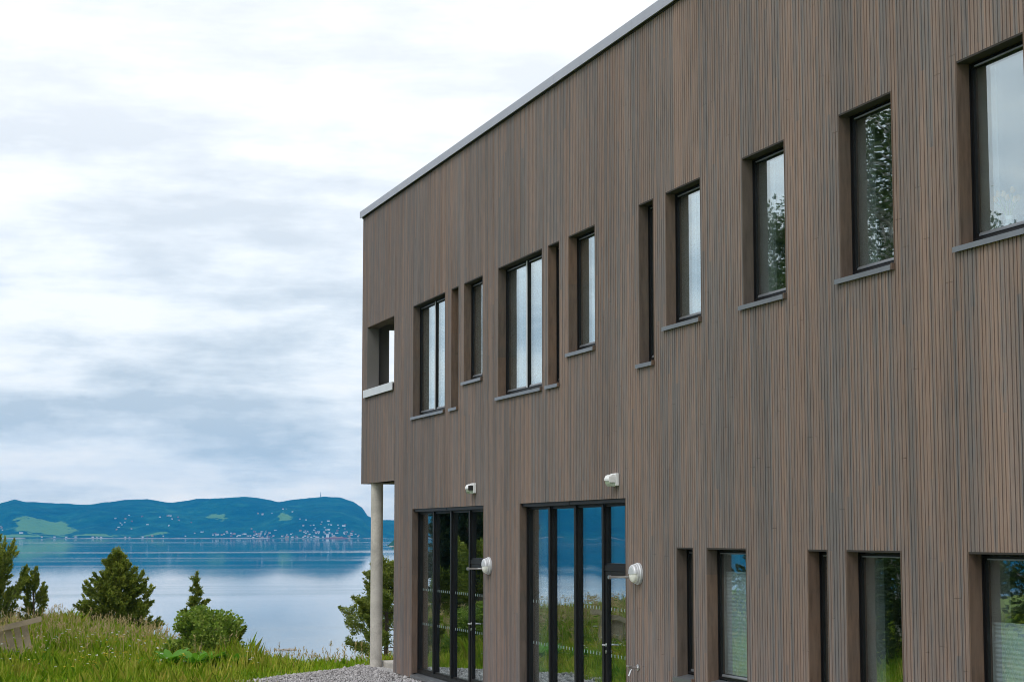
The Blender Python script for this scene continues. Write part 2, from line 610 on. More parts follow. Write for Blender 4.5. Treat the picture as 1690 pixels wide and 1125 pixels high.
xs = np.unique(np.concatenate([np.linspace(-4000, -80, 14), np.linspace(-80, -16, 17), np.linspace(-16, 20, 91), np.linspace(20, 90, 15), np.linspace(90, 4000, 14)]))
ys = np.unique(np.concatenate([np.linspace(-4000, -60, 12), np.linspace(-60, 20, 21), np.linspace(20, 60, 101), np.linspace(60, 130, 36)]))
gx, gy = np.meshgrid(xs, ys)
gz = ground_z(gx, gy)
mb = MB()
mb.v = list(zip(gx.ravel().tolist(), gy.ravel().tolist(), gz.ravel().tolist()))
nx = len(xs)
mb.f = [(j * nx + i, j * nx + i + 1, (j + 1) * nx + i + 1, (j + 1) * nx + i) for j in range(len(ys) - 1) for i in range(nx - 1)]
tag(mb.build('ground', 'soil_grass', smooth=True), 'grassy bank that falls away towards the fjord', kind='structure')

mb = MB()
mb.add([(-16000, 60, WATER_Z), (16000, 60, WATER_Z), (16000, 16000, WATER_Z), (-16000, 16000, WATER_Z)], [(0, 1, 2, 3)])
tag(mb.build('water', 'water'), 'calm blue fjord water', kind='structure')

# skyline of the far shore: azimuth from +Y (deg, positive to the right) and angle above the horizon (px of a 3096 px lens)
SKY = [(-45, 70), (-38, 84), (-32, 95), (-27, 80), (-22, 72), (-18, 58), (-13, 52), (-9, 46), (-6, 40), (-3, 48), (0, 44), (2.4, 49), (3.05, 59), (3.4, 56), (4.2, 54), (5.2, 52), (5.6, 54.5), (6.3, 60), (6.9, 60.5), (7.65, 55.5), (8.45, 61.5), (9.1, 63.3), (9.7, 65.5), (10.2, 64.5), (10.85, 57.5), (11.7, 63.3), (12.25, 65.6), (12.7, 64.5), (13.08, 57.5), (13.38, 46.5), (13.5, 34.5), (13.75, 28), (14.2, 27.5), (16, 30), (20, 38), (27, 60), (36, 80), (45, 70)]
ska, skh = np.array([s[0] for s in SKY]), np.array([s[1] for s in SKY])


def hill_height(az_, t):
    """az_ degrees, t 0 at the shore .. 1 at the ridge .. 1.5 behind"""
    top = np.interp(az_, ska, skh) / 3096.0 * (7600 + 1500) + 2
    up = sstep(-0.02, 1.0, t) * 0.75 + 0.25 * sstep(0.0, 0.35, t)
    return top, up


BUMPS = [(7.8, 0.10, 26, 0.9, 0.07), (10.9, 0.42, 34, 0.8, 0.12), (9.2, 0.55, 26, 1.0, 0.12), (5.6, 0.5, 22, 0.8, 0.12), (12.4, 0.30, 16, 0.7, 0.1), (3.0, 0.5, 26, 0.9, 0.14), (-12, 0.2, 40, 3, 0.1), (-19, 0.35, 50, 2.5, 0.15)]
naz, nr = 1100, 46
azs = np.linspace(-46, 46, naz)
ts = np.concatenate([np.linspace(0, 1.0, nr - 3), np.linspace(1.06, 1.15, 3)])
V = []
meadow = []
for j, t in enumerate(ts):
    for i, a_ in enumerate(azs):
        r = 7600 + 1500 * t + 160 * math.sin(a_ * 0.9) * (1 - t) + 60 * math.sin(a_ * 3.1 + 1) * (1 - t)
        x, y = r * math.sin(R(a_)), r * math.cos(R(a_))
        top, up = hill_height(a_, min(t, 1.0))
        nz = mnoise.fractal((x * 0.0011, y * 0.0011, 3.0), 1.0, 2.0, 5)
        nz2 = mnoise.fractal((x * 0.006, y * 0.006, 8.0), 0.8, 2.0, 4)
        w = max(0.0, min(1.0, t * 4)) * max(0.0, 1 - t)
        nz3 = mnoise.noise((x * 0.02, y * 0.02, 4.0))
        h = top * up + nz * 52 * w + nz2 * (14 * w + 3.0 * min(1, t * 3)) + nz3 * 3.2 * min(1, t * 4)
        for (ba, bt, bh, bwa, bwt) in BUMPS:
            h += bh * math.exp(-((a_ - ba) / bwa) ** 2 - ((t - bt) / bwt) ** 2)
        if t > 1:
            h *= max(0.2, 1 - (t - 1) * 1.2)
        if t == 0:
            h = -1.5
        V.append((x, y, WATER_Z + 1.2 + max(h, -2)))
        # meadows on the gentle lower slopes
        mv = 0.0
        for (ma, mt, wa, wt, s_) in ((3.9, 0.28, 0.95, 0.16, 1.0), (3.2, 0.07, 1.6, 0.05, 0.8), (5.4, 0.08, 0.9, 0.04, 0.75), (7.1, 0.06, 0.7, 0.03, 0.7), (9.0, 0.35, 0.4, 0.05, 0.65), (11.0, 0.3, 0.35, 0.05, 0.6), (-13, 0.06, 2.0, 0.03, 0.8)):
            q = ((a_ - ma) / wa) ** 2 + ((t - mt) / wt) ** 2
            mv = max(mv, s_ * math.exp(-q * 0.9))
        meadow.append(mv)
mb = MB()
mb.v = V
mb.f = [(j * naz + i, j * naz + i + 1, (j + 1) * naz + i + 1, (j + 1) * naz + i) for j in range(len(ts) - 1) for i in range(naz - 1)]
hills = mb.build('hills', 'forest_hill', smooth=True)
at_ = hills.data.attributes.new('meadow', 'FLOAT', 'POINT')
at_.data.foreach_set('value', np.array(meadow, dtype=np.float32))
tag(hills, 'long blue wooded hills across the fjord', kind='structure')
HV = np.array(V).reshape(len(ts), naz, 3)


def hill_point(az_deg, t):
    i = int(round((az_deg + 46) / 92 * (naz - 1)))
    j = int(np.argmin(abs(ts - t)))
    return HV[j, i]


# nearer wooded headland behind the building corner
mb = MB()
na, nt_ = 60, 14
for j in range(nt_):
    for i in range(na):
        a_ = 14.02 + 9.0 * i / (na - 1)
        t = j / (nt_ - 1)
        r = 2100 + 260 * t
        edge = float(sstep(14.02, 14.9, a_))
        h = 27 * edge * math.sin(math.pi * min(t * 0.9 + 0.05, 1)) + 5 * edge * mnoise.fractal((a_ * 3, t * 5, 1), 1, 2, 4)
        mb.v.append((r * math.sin(R(a_)), r * math.cos(R(a_)), WATER_Z - 1.0 + max(h, 0)))
mb.f = [(j * na + i, j * na + i + 1, (j + 1) * na + i + 1, (j + 1) * na + i) for j in range(nt_ - 1) for i in range(na - 1)]
tag(mb.build('headland', 'forest_hill', smooth=True), 'dark wooded headland low on the water', kind='structure')

# gravel apron along the facade, flaring round the corner
GRAVEL = [(7.2, -30), (6.9, 20), (5.9, 30), (5.55, 33.4), (6.4, 34.6), (7.65, 35.6), (8.6, 36.6), (9.6, 37.3), (12, 37.5)]
mb = MB()
rows = []
for k in range(140):
    y = -30 + (37.3 + 30) * k / 139
    xl = float(np.interp(y, [g[1] for g in GRAVEL], [g[0] for g in GRAVEL]))
    for q in range(10):
        x = xl + (D + 2.2 - xl) * q / 9
        z = float(ground_z(x, y)) + 0.03 + (0.07 * float(sstep(0.0, 0.9, x - xl))) + 0.015 * mnoise.noise((x * 2, y * 2, 0))
        mb.v.append((x, y, z if q else z - 0.08))
mb.f = [(k * 10 + q, k * 10 + q + 1, (k + 1) * 10 + q + 1, (k + 1) * 10 + q) for k in range(139) for q in range(9)]
tag(mb.build('gravel_path', 'gravel', smooth=True), 'grey crushed-stone apron along the foot of the facade', kind='structure')


def gravel_z(x, y):
    xl = np.interp(y, [g[1] for g in GRAVEL], [g[0] for g in GRAVEL])
    return ground_z(x, y) + 0.03 + 0.07 * sstep(0.0, 0.9, x - xl)


def pebbles():
    n = 9000
    y = rng.uniform(27, 37.3, n)
    xl = np.interp(y, [g[1] for g in GRAVEL], [g[0] for g in GRAVEL])
    x = xl - 0.1 + (D + 0.1 - xl) * rng.uniform(0, 1, n) ** 1.0
    z = gravel_z(x, y)
    s = rng.uniform(0.012, 0.032, n) * np.where(rng.uniform(size=n) < 0.04, 2.0, 1.0)
    base = np.array([(1, 0, 0), (-1, 0, 0), (0, 1, 0), (0, -1, 0), (0, 0, 0.8), (0, 0, -0.8)], float)
    tri = np.array([(0, 2, 4), (2, 1, 4), (1, 3, 4), (3, 0, 4), (2, 0, 5), (1, 2, 5), (3, 1, 5), (0, 3, 5)])
    me = bpy.data.meshes.new('gravel_stones')
    P = base[None] * rng.uniform(0.6, 1.35, (n, 6, 1)) * s[:, None, None]
    w = rng.uniform(0, 6.28, n)
    c, sn = np.cos(w)[:, None], np.sin(w)[:, None]
    Q = P.copy()
    Q[:, :, 0] = P[:, :, 0] * c - P[:, :, 1] * sn
    Q[:, :, 1] = P[:, :, 0] * sn + P[:, :, 1] * c
    Q += np.stack([x, y, z + s * 0.25], 1)[:, None]
    F = (tri[None] + (np.arange(n) * 6)[:, None, None]).reshape(-1, 3)
    me.vertices.add(n * 6)
    me.vertices.foreach_set('co', Q.reshape(-1).astype(np.float32))
    me.loops.add(F.size)
    me.loops.foreach_set('vertex_index', F.reshape(-1).astype(np.int32))
    me.polygons.add(len(F))
    me.polygons.foreach_set('loop_start', np.arange(len(F), dtype=np.int32) * 3)
    me.update(calc_edges=True)
    me.materials.append(MATS['stone_chips'])
    o = link(bpy.data.objects.new('gravel_stones', me))
    tag(o, 'loose grey crushed stones on the apron beside the building', 'gravel', kind='stuff')


pebbles()

# ------------------------------------------------------------------ the building
Y_END, Y_COR, Y_GF = 6.0, 36.6, 33.9          # facade runs from Y_END to the far corner; ground floor stops at Y_GF
Z_TOP, Z_SOF = 8.88, 3.50


def snap(y):
    return Y_COR - round((Y_COR - y) / PITCH) * PITCH


HEAD, SILL, LOW = 6.62, 4.98, 4.60
UPPER = [  # y far, y near, sill, kind
    (32.6, 30.45, LOW, 'double'), (30.13, 29.66, LOW, 'slot'), (29.32, 28.26, SILL, 'single'),
    (27.5, 25.35, LOW, 'double'), (25.07, 24.58, LOW, 'slot'), (24.2, 23.16, SILL, 'single'),
    (21.57, 21.08, LOW, 'slot'), (20.73, 19.68, SILL, 'single'), (18.52, 17.45, SILL, 'single'),
    (16.29, 15.23, SILL, 'single'), (14.07, 13.02, SILL, 'single')]
LOWER = [(20.45, 19.96, 0.83, 'slot'), (19.62, 18.56, 0.83, 'single'), (17.13, 16.64, 0.83, 'slot'),
         (16.3, 15.25, 0.83, 'single'), (14.08, 13.03, 0.83, 'single')]
DOORS = [(32.57, 28.23), (26.4, 22.07)]
UPPER = [(snap(a), snap(b), s, k) for a, b, s, k in UPPER]
LOWER = [(snap(a), snap(b), s, k) for a, b, s, k in LOWER]
DOORS = [(snap(a), snap(b)) for a, b in DOORS]
LOG = (snap(36.14), snap(34.0), 5.35, 6.61)
OPEN = [(b, a, s, HEAD) for a, b, s, k in UPPER] + [(b, a, s, 2.34) for a, b, s, k in LOWER] + [(b, a, -0.5, 2.95) for a, b in DOORS] + [(LOG[1], LOG[0], LOG[2], LOG[3])]

bld = empty('office_building', (D, Y_COR, 0))
bld.location = (0, 0, 0)
tag(bld, 'two storey building clad in brown grey vertical wooden slats', 'building')


def solid_spans(ya, yb, eps=1e-4):
    """solid z spans of the facade between ya and yb"""
    mid = (ya + yb) / 2
    z0 = Z_SOF if mid > Y_GF + eps else -0.03
    cuts = sorted([(s, h) for (a, b, s, h) in OPEN if a - eps < mid < b + eps])
    spans, z = [], z0
    for s, h in cuts:
        if s > z:
            spans.append((z, s))
        z = max(z, h)
    spans.append((z, Z_TOP))
    return spans


# backing wall behind the boards
brk = sorted(set([Y_END, Y_GF, Y_COR] + [round(v, 5) for o_ in OPEN for v in o_[:2]]))
mb = MB()
for ya, yb in zip(brk[:-1], brk[1:]):
    for z0, z1 in solid_spans(ya, yb):
        mb.box(D + 0.044, D + 0.24, ya, yb, z0, z1)
wall = mb.build('facade_wall', 'backing', bld)

# vertical boards, each milled into two slats with a groove between
nsl = int(round((Y_COR - Y_END) / PITCH))
edges_fixed = set()
for o_ in OPEN:
    for v in o_[:2]:
        edges_fixed.add(int(round((Y_COR - v) / PITCH)))
edges_fixed.add(int(round((Y_COR - Y_GF) / PITCH)))
line = []
for k in range(nsl + 1):
    y = Y_COR - k * PITCH
    if k not in edges_fixed and 0 < k < nsl:
        y += random.uniform(-0.006, 0.006)
    line.append(y)
pieces = []     # (list of slat (y_hi, y_lo), z0, z1, depth offset)
spans_k = [solid_spans(Y_COR - (k + 1) * PITCH, Y_COR - k * PITCH) for k in range(nsl)]
k = 0
while k < nsl:
    pair = k + 1 < nsl and spans_k[k] == spans_k[k + 1] and (k + 1) not in edges_fixed
    grp = [k, k + 1] if pair else [k]
    off = random.uniform(0, 0.003)
    for z0, z1 in spans_k[k]:
        zs = [z0, z1]
        if z1 - z0 > 3.2:
            j = random.uniform(z0 + 0.8, z1 - 0.8)
            zs = [z0, j, z1]
            if z1 - z0 > 6.5 and random.random() < 0.5:
                zs = [z0, random.uniform(z0 + 1.0, z0 + 3.5), random.uniform(z0 + 4.6, z1 - 0.8), z1]
        for za, zb in zip(zs[:-1], zs[1:]):
            g0 = 0.0014 if za != z0 else 0
            g1 = 0.0014 if zb != z1 else 0
            pieces.append(([(line[q], line[q + 1]) for q in grp], za + g0, zb - g1, off + random.uniform(0, 0.0015)))
    k += len(grp)


GAP = 0.0145


def board(mb, slats, z0, z1, off):
    x0, xg, x1 = D + off, D + off + 0.032, D + 0.0435
    prof = []
    if len(slats) == 1:
        a, b = slats[0][1] + GAP / 2, slats[0][0] - GAP / 2
        prof = [(x1, a), (x0, a), (x0, b), (x1, b)]
    else:
        a, m_, b = slats[1][1] + GAP / 2, slats[1][0], slats[0][0] - GAP / 2
        prof = [(x1, a), (x0, a), (x0, m_ - GAP / 2), (xg, m_ - GAP / 2), (xg, m_ + GAP / 2), (x0, m_ + GAP / 2), (x0, b), (x1, b)]
    mb.prism_z(prof[::-1], z0, z1)


def shown(pc):
    y = sum(s[0] + s[1] for s in pc[0]) / (2 * len(pc[0]))
    if y < 12.95:
        return 0
    zmax = 2.48 + y * 0.292
    zmin = 2.48 - y * 0.077
    L = max(0.0, min(pc[2], zmax) - max(pc[1], zmin))
    return L * len(pc[0]) / (y * y * y)


order = sorted(range(len(pieces)), key=lambda i: -shown(pieces[i]))
for i in order[:300]:
    m_ = MB()
    board(m_, *pieces[i])
    m_.build('cladding_board', 'clad', wall)
rest = MB()
for i in order[300:]:
    board(rest, *pieces[i])
o = rest.build('cladding_boards', 'clad', wall)
o['kind'] = 'stuff'

# foundation, gable, slabs, far walls
mb = MB().box(D + 0.05, D + 11.0, Y_END, Y_GF - 0.03, -0.9, -0.035)
mb.build('foundation', 'concrete', bld)
gw = empty('gable_wall', (0, 0, 0), bld)
GX0, GX1 = D + 0.50, D + 2.1
mb = MB()
mb.box(D + 0.2405, GX0, Y_COR - 0.26, Y_COR - 0.02, Z_SOF + 0.002, Z_TOP)
mb.box(GX0, GX1, Y_COR - 0.26, Y_COR - 0.02, Z_SOF + 0.002, 5.34)
mb.box(GX0, GX1, Y_COR - 0.26, Y_COR - 0.02, 6.61, Z_TOP)
mb.box(GX1, D + 11, Y_COR - 0.26, Y_COR - 0.02, Z_SOF + 0.002, Z_TOP)
mb.build('wall', 'loggia_grey', gw)
mb = MB()
xk = D + 0.0
while xk < D + 11:
    x2 = xk + 0.0625
    for z0, z1 in ([(Z_SOF, 5.33), (6.62, Z_TOP)] if GX0 < xk + 0.03 < GX1 else [(Z_SOF, Z_TOP)]):
        mb.box(xk + 0.004, x2 - 0.004, Y_COR - 0.019, Y_COR + 0.001, z0, z1)
    xk = x2
o = mb.build('cladding_boards', 'clad_gable', gw)
o['kind'] = 'stuff'
# corner closing board, soffit, loggia linings
MB().box(D + 0.0445, D + 11, Y_GF + 0.002, Y_COR - 0.262, Z_SOF - 0.0, Z_SOF + 0.03).build('soffit', 'reveal_wood', bld)
MB().box(D + 0.241, D + 2.6, Y_GF + 0.1, Y_COR - 0.262, 4.30, 4.36).build('loggia_floor', 'concrete', bld)
MB().box(D + 0.241, D + 2.6, Y_GF + 0.1, Y_COR - 0.262, 6.70, 6.76).build('loggia_ceiling', 'reveal_wood', bld)
MB().box(D + 0.241, D + 11, Y_GF - 0.1, Y_GF + 0.098, 0.0, 8.7).build('end_wall', 'loggia_grey', bld)
MB().box(D + 2.6, D + 2.75, Y_GF + 0.1, Y_COR - 0.262, 3.54, 8.7).build('loggia_back_wall', 'loggia_grey', bld)
lin = MB()
lin2 = MB()
lin.box(D + 0.003, D + 0.243, LOG[0] - 0.012, LOG[0] + 0.004, LOG[2], LOG[3])
lin2.box(D + 0.003, D + 0.243, LOG[1] - 0.004, LOG[1] + 0.012, LOG[2], LOG[3])
lin.build('loggia_lining', 'loggia_grey', bld)
lin2.build('loggia_lining', 'loggia_grey', bld)
MB().box(D + 0.004, D + 0.243, LOG[1] + 0.012, LOG[0] - 0.012, LOG[3] - 0.012, LOG[3] + 0.004).build('loggia_head', 'reveal_wood', bld)
MB().prism_y([(D - 0.045, LOG[2] - 0.15), (D - 0.045, LOG[2]), (D + 0.26, LOG[2] + 0.03), (D + 0.26, LOG[2] + 0.005), (D - 0.030, LOG[2] - 0.02), (D - 0.030, LOG[2] - 0.15)], LOG[1] + 0.014 - 0.02, LOG[0] + 0.14).build('loggia_sill', 'loggia_sill', bld)
MB().box(GX0 - 0.02, GX1 + 0.02, Y_COR - 0.28, Y_COR + 0.04, 5.345, 5.372).build('loggia_gable_sill', 'loggia_sill', bld)

# interior: floors, ceiling, rear wall, partitions
MB().box(D + 0.245, D + 6.9, Y_END + 0.1, Y_GF - 0.11, -0.03, 0.0).build('ground_floor', 'interior_floor', bld)
MB().box(D + 0.245, D + 6.9, Y_END + 0.1, Y_GF - 0.11, 3.35, 3.65).build('upper_floor', 'interior', bld)
MB().box(D + 0.245, D + 11, Y_END + 0.1, Y_COR - 0.27, 8.45, 8.70).build('roof_slab', 'interior', bld)
MB().box(D + 7.0, D + 7.2, Y_END, Y_GF - 0.11, 0.0, 8.44).build('rear_wall', 'interior', bld)
MB().box(D + 0.245, D + 11, Y_END - 0.1, Y_END + 0.08, -0.02, 8.88).build('side_wall', 'interior', bld)
for y in (27.85, 21.8, 14.6):
    MB().box(D + 0.26, D + 6.95, y - 0.06, y + 0.06, 3.66, 8.44).build('partition_wall', 'interior', bld)
for y in (27.4, 21.3, 14.7):
    MB().box(D + 0.26, D + 6.95, y - 0.06, y + 0.06, 0.005, 3.34).build('partition_wall', 'interior', bld)

# roof edge flashing in 3 m lengths
cop = empty('roof_coping', (0, 0, 0), bld)
y = Y_COR + 0.06
first = True
while y > Y_END:
    y2 = max(y - 3.0, Y_END)
    MB().prism_y([(D - 0.055, 8.885), (D - 0.055, 9.02), (D + 0.35, 9.045), (D + 0.35, 8.9), (D - 0.045, 8.9), (D - 0.045, 8.885)], y2 + 0.002, y - 0.002).build('coping_sheet', 'coping', cop)
    y = y2
MB().box(D + 0.352, D + 11, Y_COR - 0.30, Y_COR + 0.06, 8.9, 9.03).build('coping_sheet', 'coping', cop)
MB().box(D - 0.012, D + 0.3, Y_END, Y_COR + 0.015, 8.872, 8.899).build('shadow_strip', 'backing', cop)  # solid dark strip standing in for the shadow line below the coping

# concrete column and slab under the overhang
mb = MB()
mb.tube([(D + 0.16, 35.88, -0.25), (D + 0.16, 35.88, 1.0), (D + 0.16, 35.88, Z_SOF)], 0.118, 32)
mb.build('column', 'concrete', bld, smooth=False)
mb = MB()
mb.box(D + 0.30, D + 10, Y_GF - 0.02, 36.0, -0.5, 0.05)
mb.build('terrace_slab', 'concrete', bld, bevel=0.02)


def ring(mb, x0, x1, ya, yb, z0, z1, w):
    """rectangular frame in the facade plane, members butt jointed"""
    mb.box(x0, x1, ya, ya + w, z0, z1)
    mb.box(x0, x1, yb - w, yb, z0, z1)
    mb.box(x0, x1, ya + w, yb - w, z0, z0 + w)
    mb.box(x0, x1, ya + w, yb - w, z1 - w, z1)
    return mb


def sill_flash(parent, yb, ya, z):
    # sloping sheet with a front drip, cut short of the near jamb as on site
    o_ = MB().prism_y([(D - 0.032, z - 0.048), (D - 0.032, z), (D + 0.135, z + 0.035), (D + 0.135, z + 0.027), (D - 0.024, z - 0.008), (D - 0.024, z - 0.048)],
                      yb + 0.03, ya + 0.07).build('sill', 'flashing', parent)
    MB().box(D - 0.03, D + 0.03, yb + 0.004, yb + 0.028, z - 0.05, z + 0.012).build('sill_end', 'reveal_wood', parent)
    return o_


def make_window(ya, yb, z0, z1, kind):
    """ya far edge, yb near edge of the opening"""
    w = empty('window', (0, 0, 0), bld)
    t = 0.018
    # reveal planks
    MB().box(D + 0.002, D + 0.125, ya - t, ya - 0.0005, z0 + 0.012, z1 - 0.0005).build('reveal_board', 'reveal_wood', w)
    MB().box(D + 0.002, D + 0.125, yb + 0.0005, yb + t, z0 + 0.012, z1 - 0.0005).build('reveal_board', 'reveal_wood', w)
    MB().box(D + 0.003, D + 0.125, yb + t, ya - t, z1 - t, z1 - 0.0005).build('reveal_board', 'backing', w)
    sill_flash(w, yb, ya, z0)
    a, b = yb + 0.001, ya - 0.001
    f = ring(MB(), D + 0.126, D + 0.20, a, b, z0 + 0.045, z1 - 0.002, 0.028)
    if kind == 'double':
        m_ = (a + b) / 2
        f.box(D + 0.127, D + 0.20, m_ - 0.03, m_ + 0.03, z0 + 0.073, z1 - 0.030)
        MB().box(D + 0.117, D + 0.1265, m_ - 0.020, m_ + 0.020, z0 + 0.075, z1 - 0.032).build('mullion_sky_glint', 'lamp_grey', w)  # pale strip added to imitate sky light caught on the mullion side
    f.build('frame', 'frame_black', w)
    cells = [(a + 0.028, b - 0.028)]
    if kind == 'double':
        cells = [(a + 0.028, m_ - 0.03), (m_ + 0.03, b - 0.028)]
    for c0, c1 in cells:
        sw = 0.028 if kind != 'slot' else 0.022
        ring(MB(), D + 0.138, D + 0.185, c0 + 0.003, c1 - 0.003, z0 + 0.076, z1 - 0.033, sw).build('sash', 'frame_black', w)
        MB().box(D + 0.152, D + 0.172, c0 + sw, c1 - sw, z0 + 0.074 + sw, z1 - 0.032 - sw).build('pane', 'glass', w)
        # pale drip strip on the sash bottom
        MB().prism_y([(D + 0.116, z0 + 0.076), (D + 0.116, z0 + 0.086), (D + 0.1255, z0 + 0.105), (D + 0.1255, z0 + 0.076)], c0 + 0.012, c1 - 0.10).build('drip_strip', 'flashing', w)
        MB().box(D + 0.112, D + 0.1255, c0 + 0.012, c1 - 0.10, z1 - 0.068, z1 - 0.056).build('head_strip', 'flashing', w)
    # painted lining on the room side
    for nm, bx_ in (('lining_board', (b - 0.022, b - 0.001, z0 + 0.05, z1 - 0.02)), ('lining_board', (a + 0.001, a + 0.022, z0 + 0.05, z1 - 0.02)), ('window_board', (a + 0.023, b - 0.023, z0 + 0.03, z0 + 0.055))):
        MB().box(D + 0.201, D + 0.40, *bx_).build(nm, 'white_paint', w)
    return w


for ya, yb, s, k_ in UPPER:
    make_window(ya, yb, s, HEAD, k_)
for ya, yb, s, k_ in LOWER:
    make_window(ya, yb, s, 2.34, k_)


def make_front(ya, yb):
    z0, z1 = 0.0, 2.95
    w = empty('glazed_front', (0, 0, 0), bld)
    t = 0.02
    MB().box(D + 0.002, D + 0.125, ya - t, ya - 0.0005, z0 + 0.05, z1 - 0.0005).build('reveal_board', 'reveal_wood', w)
    MB().box(D + 0.002, D + 0.125, yb + 0.0005, yb + t, z0 + 0.05, z1 - 0.0005).build('reveal_board', 'reveal_wood', w)
    MB().prism_y([(D - 0.02, -0.03), (D - 0.02, 0.015), (D + 0.15, 0.045), (D + 0.15, -0.03)], yb + 0.002, ya - 0.002).build('threshold', 'flashing', w)
    a, b = yb + 0.001, ya - 0.001
    ring(MB(), D + 0.106, D + 0.22, a, b, 0.046, z1 - 0.002, 0.06).build('frame', 'frame_black', w)
    n = 4
    step = (b - a) / n
    ms = [a + step * i for i in range(n + 1)]
    for m_ in ms[1:-1]:
        MB().box(D + 0.094, D + 0.21, m_ - 0.035, m_ + 0.035, 0.107, z1 - 0.063).build('mullion', 'frame_black', w)
    # stepped head casing, one length per bay
    for i in range(n):
        MB().box(D + 0.03 + 0.004 * (i % 2), D + 0.104, ms[i] + 0.03, ms[i + 1] + 0.02, z1 - 0.052, z1 - 0.002).build('head_casing', 'frame_black', w)
    for i in range(n):
        c0 = ms[i] + (0.06 if i == 0 else 0.035)
        c1 = ms[i + 1] - (0.06 if i == n - 1 else 0.035)
        if i == 0:       # the door leaf is the bay nearest the camera, with a light above it
            MB().box(D + 0.104, D + 0.20, c0, c1, 2.02, 2.09).build('transom', 'frame_black', w)
            MB().box(D + 0.150, D + 0.170, c0 + 0.03, c1 - 0.03, 2.12, z1 - 0.092).build('pane', 'glass', w)
            ring(MB(), D + 0.122, D + 0.190, c0 + 0.0, c1 - 0.0, 2.09, z1 - 0.062, 0.03).build('sash', 'frame_black', w)
            ring(MB(), D + 0.110, D + 0.185, c0 + 0.004, c1 - 0.004, 0.11, 2.015, 0.075).build('door_leaf', 'frame_black', w)
            MB().box(D + 0.140, D + 0.160, c0 + 0.079, c1 - 0.079, 0.185, 1.94).build('pane', 'glass', w)
            h = MB()
            yh = c1 - 0.045
            h.tube([(D + 0.112, yh, 1.06), (D + 0.055, yh, 1.06)], 0.011, 10)
            h.tube([(D + 0.058, yh + 0.008, 1.06), (D + 0.055, yh - 0.13, 1.06)], 0.010, 10)
            h.tube([(D + 0.112, yh, 1.06), (D + 0.104, yh, 1.06)], 0.026, 14)
            h.tube([(D + 0.112, yh, 0.97), (D + 0.102, yh, 0.97)], 0.024, 14)
            h.build('handle', 'steel', w, smooth=False)
            dx = D + 0.1375
        else:
            ring(MB(), D + 0.122, D + 0.195, c0 + 0.001, c1 - 0.001, 0.107, z1 - 0.063, 0.03).build('sash', 'frame_black', w)
            MB().box(D + 0.150, D + 0.172, c0 + 0.03, c1 - 0.03, 0.138, z1 - 0.095).build('pane', 'glass', w)
            dx = D + 0.1475
        # two rows of small printed warning dashes
        ds = MB()
        for zr in (0.925, 1.525):
            yy = c0 + 0.10
            while yy < c1 - 0.09:
                ds.box(dx, dx + 0.0015, yy, yy + 0.018, zr - 0.021, zr + 0.021)
                yy += 0.118
        o_ = ds.build('warning_dashes', 'dash_white', w)
        o_['kind'] = 'stuff'
    for bx_ in ((b - 0.022, b - 0.001), (a + 0.001, a + 0.022)):
        MB().box(D + 0.221, D + 0.42, *bx_, 0.05, 2.93).build('lining_board', 'white_paint', w)
    return w


for ya, yb in DOORS:
    make_front(ya, yb)


# ------------------------------------------------------------------ fittings on the wall
def round_lamp(y, z, label):
    L = empty('wall_lamp', (D, y, z))
    c = (0, 0, 0)
    MB().lathe_x([(0.0, 0.0), (0.0, 0.150), (0.030, 0.150), (0.040, 0.142), (0.042, 0.0)], c, 40).build('base', 'lamp_grey', L, smooth=False)
    MB().lathe_x([(0.040, 0.139), (0.062, 0.137), (0.070, 0.128), (0.070, 0.0)], c, 40).build('rim', 'lamp_grey', L)
    prof = [(0.068, 0.124), (0.092, 0.121), (0.108, 0.108), (0.116, 0.080), (0.119, 0.04), (0.120, 0.0)]
    MB().lathe_x(prof, c, 20, math.pi, 2 * math.pi).build('diffuser', 'opal', L, smooth=True)
    up = [(h + 0.006, r + 0.004 if r else 0) for h, r in prof]
    lid = MB().lathe_x(up, c, 20, 0, math.pi)
    # lower lip of the lid
    n0 = len(lid.v)
    pts = [(-h, r, -0.004) for h, r in up] + [(-h, -r, -0.004) for h, r in reversed(up[:-1])]
    pts2 = [(p[0], p[1], 0.002) for p in pts]
    m_ = len(pts)
    lid.add(pts + pts2, [tuple(range(m_))] + [(i, (i + 1) % m_, m_ + (i + 1) % m_, m_ + i) for i in range(m_)])
    lid.build('eyelid', 'lamp_grey', L, smooth=False)
    L.scale = (0.9, 0.9, 0.9)
    tag(L, label, 'lamp', 'round wall lamps beside the glazed doors')


round_lamp(27.90, 2.01, 'round grey half-lid wall lamp right of the farther glazed door front')
round_lamp(21.66, 2.01, 'round grey half-lid wall lamp right of the nearer glazed door front')


def door_stop(y, z, label):
    S = empty('door_stop', (D, y, z))
    m_ = MB()
    m_.lathe_x([(0, 0), (0.0, 0.034), (0.010, 0.034), (0.012, 0.0)], (0, 0, 0), 16)
    m_.build('flange', 'steel', S)
    MB().tube([(-0.008, 0, 0), (-0.30, 0, 0)], 0.015, 12).build('rod', 'steel', S, smooth=False)
    MB().tube([(-0.06, 0, 0), (-0.11, 0, 0)], 0.017, 12).build('sleeve', 'steel', S)
    MB().tube([(-0.295, 0, 0), (-0.33, 0, 0)], 0.024, 12).build('buffer', 'steel', S)
    tag(S, label, 'door stop', 'steel door stops')


door_stop(28.02, 1.965, 'thin steel door stop rod sticking out beside the farther round lamp')
door_stop(21.86, 1.965, 'thin steel door stop rod sticking out beside the nearer round lamp')


